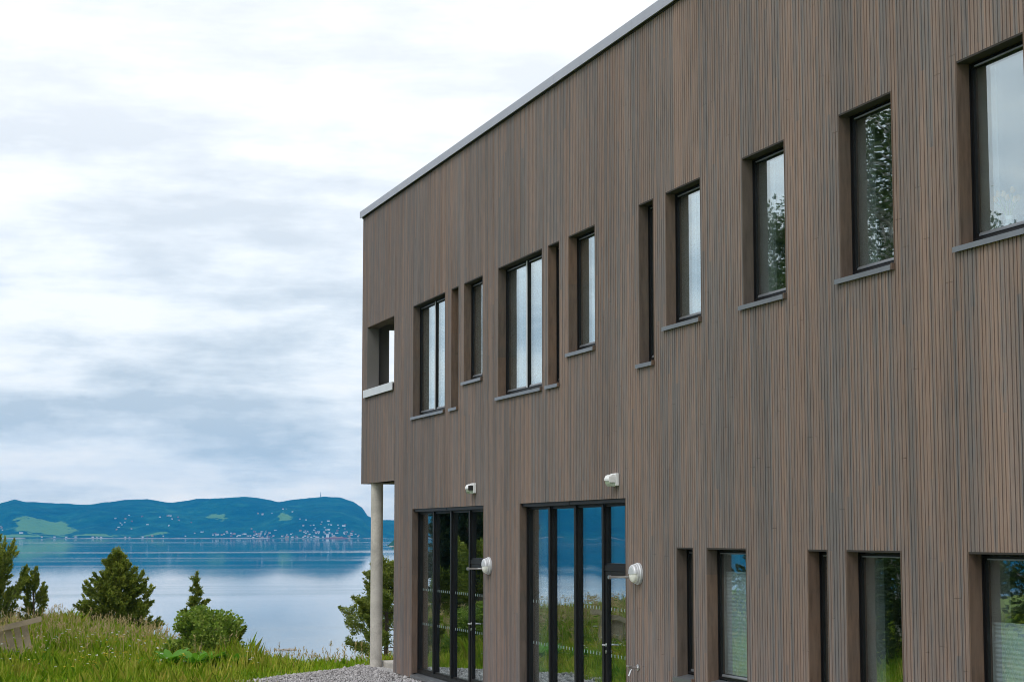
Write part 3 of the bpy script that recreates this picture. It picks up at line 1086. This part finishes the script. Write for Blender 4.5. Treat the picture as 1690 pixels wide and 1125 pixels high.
def emergency(y, z, label, tilt):
    E_ = empty('emergency_light', (D, y, z))
    MB().box(-0.045, 0.0, -0.10, 0.10, -0.075, 0.085).build('back_box', 'white_plastic', E_, bevel=0.008)
    # hood: half-round in section
    prof = [(-0.045, 0.07), (-0.08, 0.072), (-0.112, 0.055), (-0.130, 0.02), (-0.130, -0.01), (-0.045, -0.01)]
    MB().prism_y(prof, -0.085, 0.10).build('hood', 'white_plastic', E_, bevel=0.006)
    MB().prism_y([(-0.046, -0.012), (-0.122, -0.012), (-0.115, -0.05), (-0.09, -0.082), (-0.046, -0.085)], -0.08, 0.09).build('lens', 'lens_green', E_, bevel=0.006)
    MB().box(-0.1305, -0.05, -0.092, -0.0855, -0.03, 0.045).build('side_clip', 'rubber' if tilt else 'white_plastic', E_)
    tag(E_, label, 'light', 'white box lights above the glazed doors')


emergency(28.72, 3.225, 'small white box light above the farther glazed door front', True)
emergency(22.42, 3.185, 'small white box light above the nearer glazed door front', False)

T = empty('water_tap', (D, 21.70, 0.86))
MB().lathe_x([(0, 0), (0, 0.040), (0.012, 0.040), (0.018, 0.024), (0.020, 0.0)], (0, 0, 0), 20).build('flange', 'steel', T)
MB().tube([(-0.015, 0, 0), (-0.13, 0, 0)], 0.017, 12).build('body', 'steel', T)
MB().tube([(-0.085, 0, -0.008), (-0.105, 0, -0.05), (-0.125, 0, -0.10)], [0.012, 0.012, 0.014], 10).build('spout', 'steel', T)
MB().box(-0.15, -0.095, -0.035, 0.035, 0.016, 0.028).build('lever', 'steel', T, bevel=0.004)
tag(T, 'chrome outdoor water tap low on the wall beside nearer glazed front', 'tap')


# blinds behind ground floor windows
def blind(yb, ya, z0, z1, label):
    mb = MB()
    n = int((z1 - z0) / 0.02)
    x = D + 0.23
    for i in range(n + 1):
        z = z0 + (z1 - z0) * i / n
        xx = x + (0.008 if i % 2 else 0.0)
        mb.v += [(xx, yb, z), (xx, ya, z), (xx + 0.004, yb, z), (xx + 0.004, ya, z)]
    for i in range(n):
        q = i * 4
        mb.f += [(q, q + 1, q + 5, q + 4), (q + 2, q + 6, q + 7, q + 3)]
    o_ = MB().box(x - 0.006, x + 0.018, yb, ya, z1 + 0.001, z1 + 0.025)
    B = empty('window_blind', (0, 0, 0))
    mb.build('pleated_fabric', 'blind', B)
    o_.build('head_rail', 'white_plastic', B)
    tag(B, label, 'blind', 'white pleated blinds')


blind(LOWER[1][1] + 0.02, LOWER[1][0] - 0.02, 0.85, 2.05, 'white pleated blind behind ground floor window nearest the tap')
blind(LOWER[4][1] + 0.02, LOWER[4][0] - 0.02, 0.85, 1.72, 'white pleated blind lowered halfway in rightmost ground floor window')
blind(LOWER[2][1] + 0.02, LOWER[2][0] - 0.02, 0.85, 1.45, 'short white pleated blind inside narrow slot window on ground floor')

FL = empty('tulip_vase', (D + 0.31, 13.80, SILL + 0.056))
MB().tube([(0, 0, 0), (0, 0, 0.05), (0, 0, 0.14), (0, 0, 0.18)], [0.035, 0.05, 0.03, 0.036], 16).build('vase', 'opal', FL, smooth=True)
st = MB()
for i in range(7):
    w_ = i * 0.9
    tx, ty, tz = 0.07 * math.cos(w_) * (1 + 0.3 * (i % 2)), 0.11 * math.sin(w_) + 0.02, 0.30 + 0.03 * (i % 3)
    st.tube([(0, 0, 0.12), (tx * 0.5, ty * 0.5, 0.24), (tx, ty, tz)], 0.004, 5)
    MB().tube([(tx, ty, tz), (tx * 1.05, ty * 1.05, tz + 0.02), (tx * 1.1, ty * 1.1, tz + 0.06)], [0.008, 0.024, 0.012], 8).build('tulip_flower', 'yellow_petal', FL, smooth=True)
st.build('stems', 'dock_leaf', FL)
tag(FL, 'yellow tulips standing inside the rightmost upper window', 'flowers')


# ------------------------------------------------------------------ vegetation
def rand_dirs(n):
    v = rng.normal(size=(n, 3))
    return v / np.linalg.norm(v, axis=1, keepdims=True)


def juniper(name, x, y, h, w, label, seed, dens=1.0, leaf='juniper_leaf', lean=(0, 0), nbr=70, upsweep=0.9, rag=0.25, leafsz=0.055, group=None, clump=False, low=0.02, ntw=8, spread=0.5, taper=0.95):
    global rng
    rng = np.random.default_rng(seed)
    zb = float(ground_z(x, y)) - 0.03
    T_ = empty(name, (x, y, zb))
    tr = MB()
    npt = 7
    ax = []
    for i in range(npt):
        t = i / (npt - 1)
        ax.append(Vector((lean[0] * t + 0.03 * math.sin(seed + 5 * t), lean[1] * t + 0.03 * math.cos(seed + 4 * t), h * 0.97 * t)))
    tr.tube(ax, [0.045 * h / 2 * (1 - 0.9 * i / (npt - 1)) + 0.004 for i in range(npt)], 7)
    PP, DD = [], []
    for b_ in range(nbr):
        t = low + (0.98 - low) * (b_ + rng.uniform(0, 1)) / nbr
        th_ = b_ * 2.399 + rng.uniform(-0.5, 0.5)
        prof = (1 - t) ** taper * (0.55 + 0.45 * min(1, t * 4 + 0.4)) + 0.06
        L = w * prof * (1 + rng.uniform(-rag, rag) + (0.5 * rag if rng.uniform() < 0.15 else 0))
        o0 = Vector(np.array([np.interp(t * 0.97, np.linspace(0, 1, npt), [p[k_] for p in ax]) for k_ in range(3)]))
        out = Vector((math.cos(th_), math.sin(th_), 0))
        pts = []
        up = upsweep * (0.6 + 0.6 * t)
        for s in np.linspace(0, 1, 5):
            pts.append(o0 + out * (L * s) + Vector((0, 0, L * (up * s * s * 0.9 + 0.12 * s - (0.12 * s if t < .3 else 0)))))
        tr.tube(pts, [0.012 * h / 2, 0.010, 0.007, 0.005, 0.003], 4, False)
        pa = np.array([tuple(p) for p in pts])
        # side twigs carry the foliage as tight sprays
        for q in range(ntw):
            s_ = 0.25 + 0.75 * (q + rng.uniform(0, 1)) / ntw
            st_ = np.array([np.interp(s_, np.linspace(0, 1, 5), pa[:, k_]) for k_ in range(3)])
            tl = L * (0.46 * (1.15 - s_) + 0.16) * rng.uniform(0.7, 1.35)
            if clump:
                tl = w * rng.uniform(0.10, 0.2)
            dv = np.array(out) * 0.75 + np.array((0, 0, up * 0.8 + 0.12)) + rng.normal(size=3) * 0.45
            dv /= np.linalg.norm(dv)
            if q == ntw - 1:
                s_, st_, dv = 1.0, pa[3], (pa[4] - pa[3]) / np.linalg.norm(pa[4] - pa[3])
                tl = np.linalg.norm(pa[4] - pa[3]) * 1.15
            m_ = max(6, int(150 * dens * tl / (0.25 * h / 2)))
            u = rng.uniform(0, 1, m_)
            sp = (0.010 + 0.055 * (1 - u)) * (h / 2) * spread
            PP.append(st_[None] + dv[None] * (tl * u)[:, None] + rng.normal(size=(m_, 3)) * sp[:, None])
            DD.append(dv[None] + rng.normal(size=(m_, 3)) * 0.38)
    # leader
    m_ = int(260 * dens)
    t = rng.uniform(0.6, 1.02, m_)
    base = np.stack([np.interp(t, np.linspace(0, 1, npt), [p[k_] for p in ax]) for k_ in range(3)], 1) + rng.normal(size=(m_, 3)) * (0.03 + 0.10 * (1.02 - t))[:, None] * w
    PP.append(base)
    DD.append(np.array((0, 0, 1.0))[None] + rng.normal(size=(m_, 3)) * 0.5)
    P, Dd = np.concatenate(PP), np.concatenate(DD)
    tr.build('trunk', 'bark', T_)
    quads_mesh('crown', leaf_quads(P, Dd, leafsz * 1.5, leafsz * 0.55), leaf, T_)
    tag(T_, label, 'tree' if h > 2.6 else 'shrub', group)
    return T_


juniper('juniper_tree', 5.50, 51.6, 2.55, 1.08, 'broad cone shaped green juniper standing alone near the bank edge', 21, 0.75, nbr=92, rag=0.28, upsweep=0.7, taper=1.15)
juniper('juniper_tree', 2.15, 50.6, 2.60, 0.95, 'tall spiky juniper cut by the left edge of the photo', 22, 0.7, nbr=46, rag=0.55, upsweep=1.6)
juniper('juniper_tree', 3.30, 51.0, 1.85, 0.42, 'slender juniper shoots beside the tall one at left edge', 27, 0.8, nbr=24, rag=0.5, upsweep=1.8, ntw=5)
juniper('juniper_tree', 6.24, 42.3, 2.15, 0.34, 'thin narrow juniper rising behind the round leafy bush', 23, 0.8, nbr=26, rag=0.6, upsweep=0.5, low=0.3, ntw=5)
juniper('juniper_tree', 6.62, 41.2, 1.2, 0.66, 'low juniper spreading right of the round leafy bush', 24, 0.8, nbr=34, rag=0.4, upsweep=1.2)
juniper('pine_tree', 11.2, 44.6, 2.75, 1.5, 'loose pine shrub behind the concrete column', 25, 1.5, 'pine_leaf', nbr=44, rag=0.35, upsweep=0.3, leafsz=0.05, clump=True, low=0.12, ntw=7, spread=0.9)


def leafy(name, x, y, h, w, label, seed, n, leafsz, leaf, cat, group=None, bark='bark', trunk_h=0.0, blobs=26, trunk_r=0.03, dirs_up=0.3):
    """deciduous bush or tree: limbs that end in leaf clumps"""
    global rng
    rng = np.random.default_rng(seed)
    zb = float(ground_z(x, y)) - 0.03
    T_ = empty(name, (x, y, zb))
    tr = MB()
    if trunk_h > 0:
        pts = [Vector((0.12 * math.sin(seed + 3 * s), 0.12 * math.cos(seed + 2.3 * s), h * 0.92 * s)) for s in np.linspace(0, 1, 8)]
        tr.tube(pts, [trunk_r * (1 - 0.88 * s) + 0.004 for s in np.linspace(0, 1, 8)], 9)
    PP, DD = [], []
    for b_ in range(blobs):
        t = (b_ + rng.uniform(0, 1)) / blobs
        th_ = b_ * 2.399 + rng.uniform(-0.4, 0.4)
        zc2 = trunk_h + (h - trunk_h) * (0.08 + 0.90 * t)
        tt = (zc2 - trunk_h) / (h - trunk_h)
        rad = w * math.sqrt(max(0.03, 1 - (2 * tt - 0.75) ** 2 / 1.7)) * rng.uniform(0.35, 0.95)
        c = Vector((rad * math.cos(th_), rad * math.sin(th_), zc2))
        s0 = Vector((0, 0, max(0.02, (zc2 - rad * 0.7) if trunk_h > 0 else 0.02)))
        midp = s0.lerp(c, 0.5) + Vector((0, 0, 0.10 * rad))
        tr.tube([s0, midp, c], [trunk_r * 0.35 * (1.1 - 0.6 * tt), trunk_r * 0.22, trunk_r * 0.08 + 0.002], 5, False)
        m_ = n // blobs
        cr = w * rng.uniform(0.20, 0.36)
        dv = rand_dirs(m_) * (rng.uniform(0, 1, m_) ** 0.45)[:, None] * cr
        dv[:, 2] *= 0.75
        # twigs through the clump
        for q in range(4):
            e = c + Vector(tuple(dv[q * 3 % m_]))
            tr.tube([c, e], [trunk_r * 0.08 + 0.002, 0.002], 3, False)
        PP.append(np.array(c)[None] + dv)
        DD.append(dv / cr + np.array((0, 0, dirs_up))[None] + rng.normal(size=(m_, 3)) * 0.7)
    tr.build('trunk', bark, T_)
    quads_mesh('crown', leaf_quads(np.concatenate(PP), np.concatenate(DD), leafsz * 1.3, leafsz), leaf, T_)
    tag(T_, label, cat, group)
    return T_


leafy('leafy_bush', 5.86, 38.2, 1.16, 0.80, 'round dense green leafy bush standing in the grass', 31, 9000, 0.05, 'bush_leaf', 'bush', blobs=34)
leafy('leafy_bush', 5.35, 38.3, 0.55, 0.45, 'low bright green leafy clump left of the round bush', 32, 1800, 0.06, 'bush_leaf', 'bush', blobs=16)
# trees left of the view, seen mirrored in the panes
leafy('birch_tree', -3.6, 37.6, 13.0, 3.0, 'tall leafy birch mirrored in the upper windows on the right', 41, 42000, 0.075, 'birch_leaf', 'tree', None, 'birch_bark', 1.6, 90, 0.16)
leafy('birch_tree', -3.5, 43.3, 10.8, 2.4, 'slimmer birch beside the tall one, mirrored in an upper window', 47, 26000, 0.075, 'birch_leaf', 'tree', None, 'birch_bark', 1.6, 70, 0.13)
leafy('birch_tree', -4.0, 30.5, 4.2, 1.9, 'lower birch mirrored in the ground floor windows on the right', 42, 16000, 0.07, 'birch_leaf', 'tree', None, 'birch_bark', 0.8, 50, 0.10)
leafy('hazel_bush', -2.4, 34.0, 3.0, 1.6, 'dense hazel bush below the birch mirrored in a ground floor window', 45, 12000, 0.08, 'birch_leaf', 'bush', blobs=40)
leafy('hazel_bush', -2.8, 41.0, 3.2, 1.6, 'hazel bush left of the birch mirrored in the glass near the tap', 46, 10000, 0.08, 'birch_leaf', 'bush', blobs=40)
juniper('spruce_tree', 0.8, 56.5, 6.4, 1.5, 'dark spruce mirrored in the farther glazed door front', 43, 0.7, 'spruce_leaf', nbr=90, upsweep=-0.05, leafsz=0.12, rag=0.25)
juniper('spruce_tree', -0.7, 59.0, 6.6, 1.7, 'second dark spruce mirrored in the farther glazed door front', 44, 0.7, 'spruce_leaf', nbr=90, upsweep=-0.05, leafsz=0.12, rag=0.25)
rng = np.random.default_rng(5)


# grass
def in_gravel(x, y):
    xl = np.interp(y, [g[1] for g in GRAVEL], [g[0] for g in GRAVEL])
    return (x > xl + 0.05 + 0.12 * np.sin(y * 9.0)) & (y < 37.4)


def patch(x, y, s, o):
    return np.array([mnoise.noise((a * s, b * s, o)) for a, b in zip(x.tolist(), y.tolist())])


def grass():
    n = 190000
    x = rng.uniform(-9, 11.5, n)
    y = rng.uniform(27, 56, n)
    keep = (y < bank_y(x) + 3.5) & ~in_gravel(x, y) & ~((x > 7.2) & (y < 33))
    # thin out what the camera does not look at
    a_ = np.degrees(np.arctan2(x, y))
    keep &= (a_ > 1.2) | (rng.uniform(size=n) < 0.45)
    x, y = x[keep], y[keep]
    p = patch(x, y, 0.55, 2.0)
    dk = np.exp(-((x - 5.3) / 0.95) ** 2 - ((y - 36.0) / 0.9) ** 2)
    k2 = rng.uniform(size=len(x)) < np.clip(1.25 + 2.2 * p, 0.25, 1) * (1 - 0.8 * dk)
    x, y, p = x[k2], y[k2], p[k2]
    n = len(x)
    z = ground_z(x, y)
    h = np.clip(0.25 + 0.34 * p + 0.10 * sstep(40, 48, y) + rng.normal(size=n) * 0.10, 0.06, 0.85) * np.where(x > 6.6, 0.65, 1.0) * (0.45 + 0.55 * sstep(0.0, 1.2, np.hypot(np.maximum(np.interp(y, [g[1] for g in GRAVEL], [g[0] for g in GRAVEL]) - x, 0), np.maximum(y - 37.4, 0))))
    ang = rng.uniform(0, 6.283, n)
    lean = rng.uniform(0.05, 0.55, n) * h
    w = rng.uniform(0.006, 0.016, n)
    dx, dy = np.cos(ang), np.sin(ang)
    wx, wy = -dy * w, dx * w
    b0 = np.stack([x, y, z - 0.02], 1)
    mid = b0 + np.stack([dx * lean * 0.35, dy * lean * 0.35, h * 0.62], 1)
    tip = b0 + np.stack([dx * lean, dy * lean, h], 1)
    S = np.stack([wx, wy, np.zeros(n)], 1)
    V = np.stack([b0 - S, b0 + S, mid + S * 0.8, tip, mid - S * 0.8], 1)
    tag(quads_mesh('grass', V, 'grass_blade', None, 5), 'long green meadow grass on the bank', 'grass', kind='stuff')
    # seed heads
    m_ = 9000
    x = rng.uniform(-4, 10.5, m_)
    y = rng.uniform(36, 55, m_)
    pp = patch(x, y, 0.5, 9.0)
    keep = (y < bank_y(x) + 2.5) & ~in_gravel(x, y) & (rng.uniform(size=m_) < 0.04 + 0.9 * np.clip(pp + 0.1, 0, 1) * sstep(36, 41, y) + 0.4 * sstep(42, 47, y))
    x, y = x[keep], y[keep]
    m_ = len(x)
    z = ground_z(x, y)
    h = rng.uniform(0.34, 0.78, m_) * np.where(x > 6.5, 0.7, 1.0)
    ang = rng.uniform(0, 6.283, m_)
    le = rng.uniform(0.05, 0.3, m_) * h
    b0 = np.stack([x, y, z], 1)
    tip = b0 + np.stack([np.cos(ang) * le, np.sin(ang) * le, h], 1)
    S = np.stack([-np.sin(ang), np.cos(ang), np.zeros(m_)], 1) * 0.0028
    V1 = np.stack([b0 - S, b0 + S, tip + S, tip - S], 1)
    heads = []
    for q in range(5):
        c = tip - np.stack([np.cos(ang) * le, np.sin(ang) * le, h], 1) * (0.035 * q)[..., None] if False else tip * (1 - 0.035 * q) + b0 * (0.035 * q)
        d_ = np.stack([rng.normal(size=m_) * 0.5, rng.normal(size=m_) * 0.5, np.ones(m_)], 1)
        heads.append(leaf_quads(c, d_, 0.065, 0.020))
    tag(quads_mesh('seed_heads', np.concatenate([V1] + heads), 'hay', None, 4), 'dry straw coloured grass stalks with seed heads', 'grass', kind='stuff')

    def blooms(name, mat_, cnt, size, label, hs, reg):
        x = rng.uniform(reg[0], reg[1], cnt)
        y = rng.uniform(reg[2], reg[3], cnt)
        pp = patch(x, y, 0.9, 4.0 + size * 100)
        k_ = (pp > -0.02) & ~in_gravel(x, y) & (y < bank_y(x) + 1)
        x, y = x[k_], y[k_]
        z = ground_z(x, y) + rng.uniform(hs[0], hs[1], len(x))
        Vs = []
        for q in range(5):
            w_ = q * 1.2566 + rng.uniform(0, 0.4, len(x))
            d_ = np.stack([np.cos(w_), np.sin(w_), rng.uniform(-0.1, 0.5, len(x))], 1)
            Vs.append(leaf_quads(np.stack([x, y, z], 1), d_, size, size * 0.75))
        tag(quads_mesh(name, np.concatenate(Vs), mat_, None, 4), label, 'wildflowers', kind='stuff')

    blooms('daisies', 'petal_white', 620, 0.028, 'scattered small white daisies in the grass', (0.25, 0.5), (0.5, 8.5, 35, 47))
    blooms('bluebells', 'petal_violet', 70, 0.018, 'scattered violet flowers in the grass', (0.25, 0.5), (0.5, 6, 34, 41))
    blooms('buttercups', 'petal_yellow', 500, 0.026, 'scattered yellow buttercups in the grass', (0.25, 0.5), (0.5, 7, 34, 43))


grass()


# dock plants: rosettes of broad leaves
def dock(x, y, s, label, seed):
    r_ = random.Random(seed)
    T_ = empty('dock_plant', (x, y, float(ground_z(x, y))))
    for i in range(30):
        w_ = i * 2.4 + r_.uniform(-0.3, 0.3)
        L = s * r_.uniform(0.30, 0.55)
        up = r_.uniform(0.5, 1.3)
        wd = L * r_.uniform(0.16, 0.24)
        mb = MB()
        rows_ = []
        for q, t in enumerate((0, 0.3, 0.55, 0.8, 1.0)):
            rad = L * t
            zz = L * up * (t - 0.35 * t * t) + 0.16
            cw = wd * (0.08, 0.55, 1.0, 0.7, 0.03)[q]
            c = Vector((rad * math.cos(w_), rad * math.sin(w_), zz))
            sd = Vector((-math.sin(w_), math.cos(w_), 0)) * cw
            mb.v += [tuple(c - sd + Vector((0, 0, 0.15 * cw))), tuple(c), tuple(c + sd + Vector((0, 0, 0.15 * cw)))]
        for q in range(4):
            o_ = q * 3
            mb.f += [(o_, o_ + 1, o_ + 4, o_ + 3), (o_ + 1, o_ + 2, o_ + 5, o_ + 4)]
        mb.build('leaf', 'dock_leaf', T_, smooth=True)
    tag(T_, label, 'plant', 'broad leaved dock plants in the grass')


for i, (x, y, s_, wh) in enumerate([(4.45, 35.9, 0.6, 'leftmost'), (4.95, 36.6, 0.75, 'second from left'), (5.35, 36.2, 0.7, 'middle one'), (5.75, 36.7, 0.75, 'second from right'), (6.15, 36.3, 0.6, 'rightmost')]):
    dock(x, y, s_, 'broad leaved green dock plant below the round bush, ' + wh + ' of five', 50 + i)

# old plank fence end at the left edge
F_ = empty('plank_fence', (2.0, 40.2, float(ground_z(2.0, 40.2))))
for i in range(9):
    mb = MB()
    x0 = -0.75 + i * 0.155
    zt = 0.36 + 0.255 * (x0 + 0.75) * 0.62 + random.uniform(-0.03, 0.02)
    ln = 0.10
    mb.box(x0, x0 + 0.128 + random.uniform(-0.018, 0.008), -0.012, 0.012, -0.05, zt + 0.16)
    p = mb.build('plank', 'weathered_wood', F_)
    p.rotation_euler = (R(-9 + random.uniform(-3, 3)), R(-14 + random.uniform(-3, 3)), 0)
mb = MB().box(-0.85, 0.78, -0.055, -0.02, 0.0, 0.11)
p = mb.build('rail', 'weathered_wood', F_)
p.location = (0, 0, 0.62)
p.rotation_euler = (R(-9), R(-13.5), 0)
tag(F_, 'old leaning grey plank fence at the left edge of the meadow', 'fence')


# low skerry out in the water
def stone(name, loc, sx, sy, sz, label, cat, seed):
    mb = MB()
    nu, nv = 22, 9
    for j in range(nv):
        ph = math.pi * j / (nv - 1)
        for i in range(nu):
            w_ = 2 * math.pi * i / nu
            d = Vector((math.sin(ph) * math.cos(w_), math.sin(ph) * math.sin(w_), math.cos(ph)))
            q = 1 + 0.35 * mnoise.fractal((d.x * 1.6 + seed, d.y * 1.6, d.z * 1.6), 1, 2, 4)
            mb.v.append((d.x * sx * q, d.y * sy * q, d.z * sz * q))
    mb.f = [(j * nu + i, (j + 1) * nu + i, (j + 1) * nu + (i + 1) % nu, j * nu + (i + 1) % nu) for j in range(nv - 1) for i in range(nu)]
    o_ = mb.build(name, 'rock', smooth=False)
    o_.location = loc
    tag(o_, label, cat)


stone('skerry_rock', (38.6, 196.5, WATER_Z), 1.25, 0.6, 0.13, 'low brown rock barely breaking the fjord surface', 'rock', 3)
stone('shore_boulder', (-2.2, 45.5, float(ground_z(-2.2, 45.5)) + 0.1), 1.2, 0.9, 0.75, 'grey boulder on the bank mirrored in the nearer glazed front', 'rock', 5)

# ------------------------------------------------------------------ far settlement
def house_mesh(name, wall_m, roof_m, L, Wd, H, rh):
    mb = MB()
    mb.box(-L / 2, L / 2, -Wd / 2, Wd / 2, -3, H)
    nb = len(mb.f)
    e = 0.5
    vs = [(-L / 2 - e, -Wd / 2 - e, H - 0.3), (L / 2 + e, -Wd / 2 - e, H - 0.3), (L / 2 + e, Wd / 2 + e, H - 0.3), (-L / 2 - e, Wd / 2 + e, H - 0.3), (-L / 2 - e, 0, H + rh), (L / 2 + e, 0, H + rh)]
    mb.add(vs, [(0, 1, 5, 4), (2, 3, 4, 5), (0, 4, 3), (1, 2, 5), (0, 3, 2, 1)])
    me = bpy.data.meshes.new(name)
    me.from_pydata(mb.v, [], mb.f)
    me.materials.append(MATS[wall_m])
    me.materials.append(MATS[roof_m])
    for i, p_ in enumerate(me.polygons):
        p_.material_index = 0 if i < nb else 1
    return me


HM = [(house_mesh('house', 'white_paint', 'roof_dark', 8, 6, 3.6, 2.2), 'white', 0.42), (house_mesh('house', 'white_paint', 'roof_red', 8, 6, 3.6, 2.4), 'white_red', 0.2),
      (house_mesh('house', 'house_red', 'roof_dark', 9, 6, 4, 2.2), 'red', 0.16), (house_mesh('house', 'house_ochre', 'roof_red', 9, 6, 4, 2.2), 'ochre', 0.10),
      (house_mesh('house', 'white_paint', 'roof_dark', 16, 8, 4.5, 1.0), 'block', 0.12)]
LAB = {'white': 'tiny white far house with dark roof in the settlement across the fjord', 'white_red': 'tiny white far house with red roof in the settlement across the fjord',
       'red': 'tiny red far house with dark roof in the settlement across the fjord', 'ochre': 'tiny ochre far house with red roof in the settlement across the fjord',
       'block': 'long white far building in the settlement across the fjord'}
hr = random.Random(3)
CL = [(10.3, 0.10, 0.9, 0.07, 46), (12.2, 0.16, 0.8, 0.10, 56), (13.0, 0.08, 0.35, 0.05, 18), (8.9, 0.10, 0.7, 0.04, 14), (6.4, 0.30, 0.6, 0.07, 12), (7.7, 0.32, 0.5, 0.06, 10), (2.6, 0.16, 0.4, 0.06, 8), (6.0, 0.02, 2.0, 0.02, 16), (11.2, 0.03, 1.0, 0.02, 14), (10.9, 0.36, 0.8, 0.04, 8)]
for (ca, ct, wa, wt, cnt) in CL:
    for i in range(cnt):
        a_ = ca + hr.gauss(0, wa * 0.55)
        t = max(0.03, ct + hr.gauss(0, wt * 0.6))
        r0 = hr.random()
        for me, key, pr in HM:
            r0 -= pr
            if r0 <= 0:
                break
        pt = hill_point(a_, t)
        az_j = R(a_ + hr.uniform(-0.05, 0.05))
        rr_ = math.hypot(pt[0], pt[1])
        o_ = bpy.data.objects.new('house', me)
        o_.location = (rr_ * math.sin(az_j), rr_ * math.cos(az_j), pt[2] + 0.8)
        o_.rotation_euler = (0, 0, hr.uniform(-0.6, 0.6))
        hs_ = hr.uniform(0.6, 0.95)
        o_.scale = (hs_, hs_, hs_)
        link(o_)
        tag(o_, LAB[key], 'house', 'houses across the fjord: ' + key.replace('_', ' '))

pt = hill_point(12.07, 1.0)
M_ = empty('radio_mast', (pt[0], pt[1], pt[2] - 2))
MB().tube([(0, 0, 0), (0, 0, 14), (0, 0, 27)], [1.6, 1.2, 0.6], 8).build('tower', 'roof_dark', M_)
MB().tube([(0, 0, 11), (0, 0, 14)], 2.4, 10).build('platform', 'roof_dark', M_)
tag(M_, 'slender radio mast on top of the far hill', 'mast')

sx_, sy_ = 7300 * math.sin(R(12.55)), 7300 * math.cos(R(12.55))
S_ = empty('cargo_ship', (sx_, sy_, WATER_Z))
MB().prism_z([(-40, -5), (34, -5), (44, 0), (34, 5), (-40, 5)], -1, 4.5).build('hull', 'house_red', S_)
MB().box(-36, -24, -4, 4, 4.52, 14).build('bridge', 'white_paint', S_)
MB().box(-20, 28, -4, 4, 4.52, 6.5).build('hatches', 'house_ochre', S_)
S_.rotation_euler = (0, 0, R(-12))
tag(S_, 'low red cargo ship below the far shore', 'ship')

# ------------------------------------------------------------------ air
hz = MB().box(-9600, 9600, -4200, 9500, -16, 330)
me = bpy.data.meshes.new('haze')
me.from_pydata(hz.v, [], hz.f)
hm = bpy.data.materials.new('haze')
hm.use_nodes = True
hm.node_tree.nodes.clear()
ho = hm.node_tree.nodes.new('ShaderNodeOutputMaterial')
hv = hm.node_tree.nodes.new('ShaderNodeVolumePrincipled')
hv.inputs['Color'].default_value = (0.02, 0.44, 0.98, 1)
hv.inputs['Density'].default_value = 0.000075
hv.inputs['Anisotropy'].default_value = 0.0
hm.node_tree.links.new(hv.outputs[0], ho.inputs['Volume'])
me.materials.append(hm)
tag(link(bpy.data.objects.new('haze', me)), 'thin blue air over the fjord', kind='stuff')
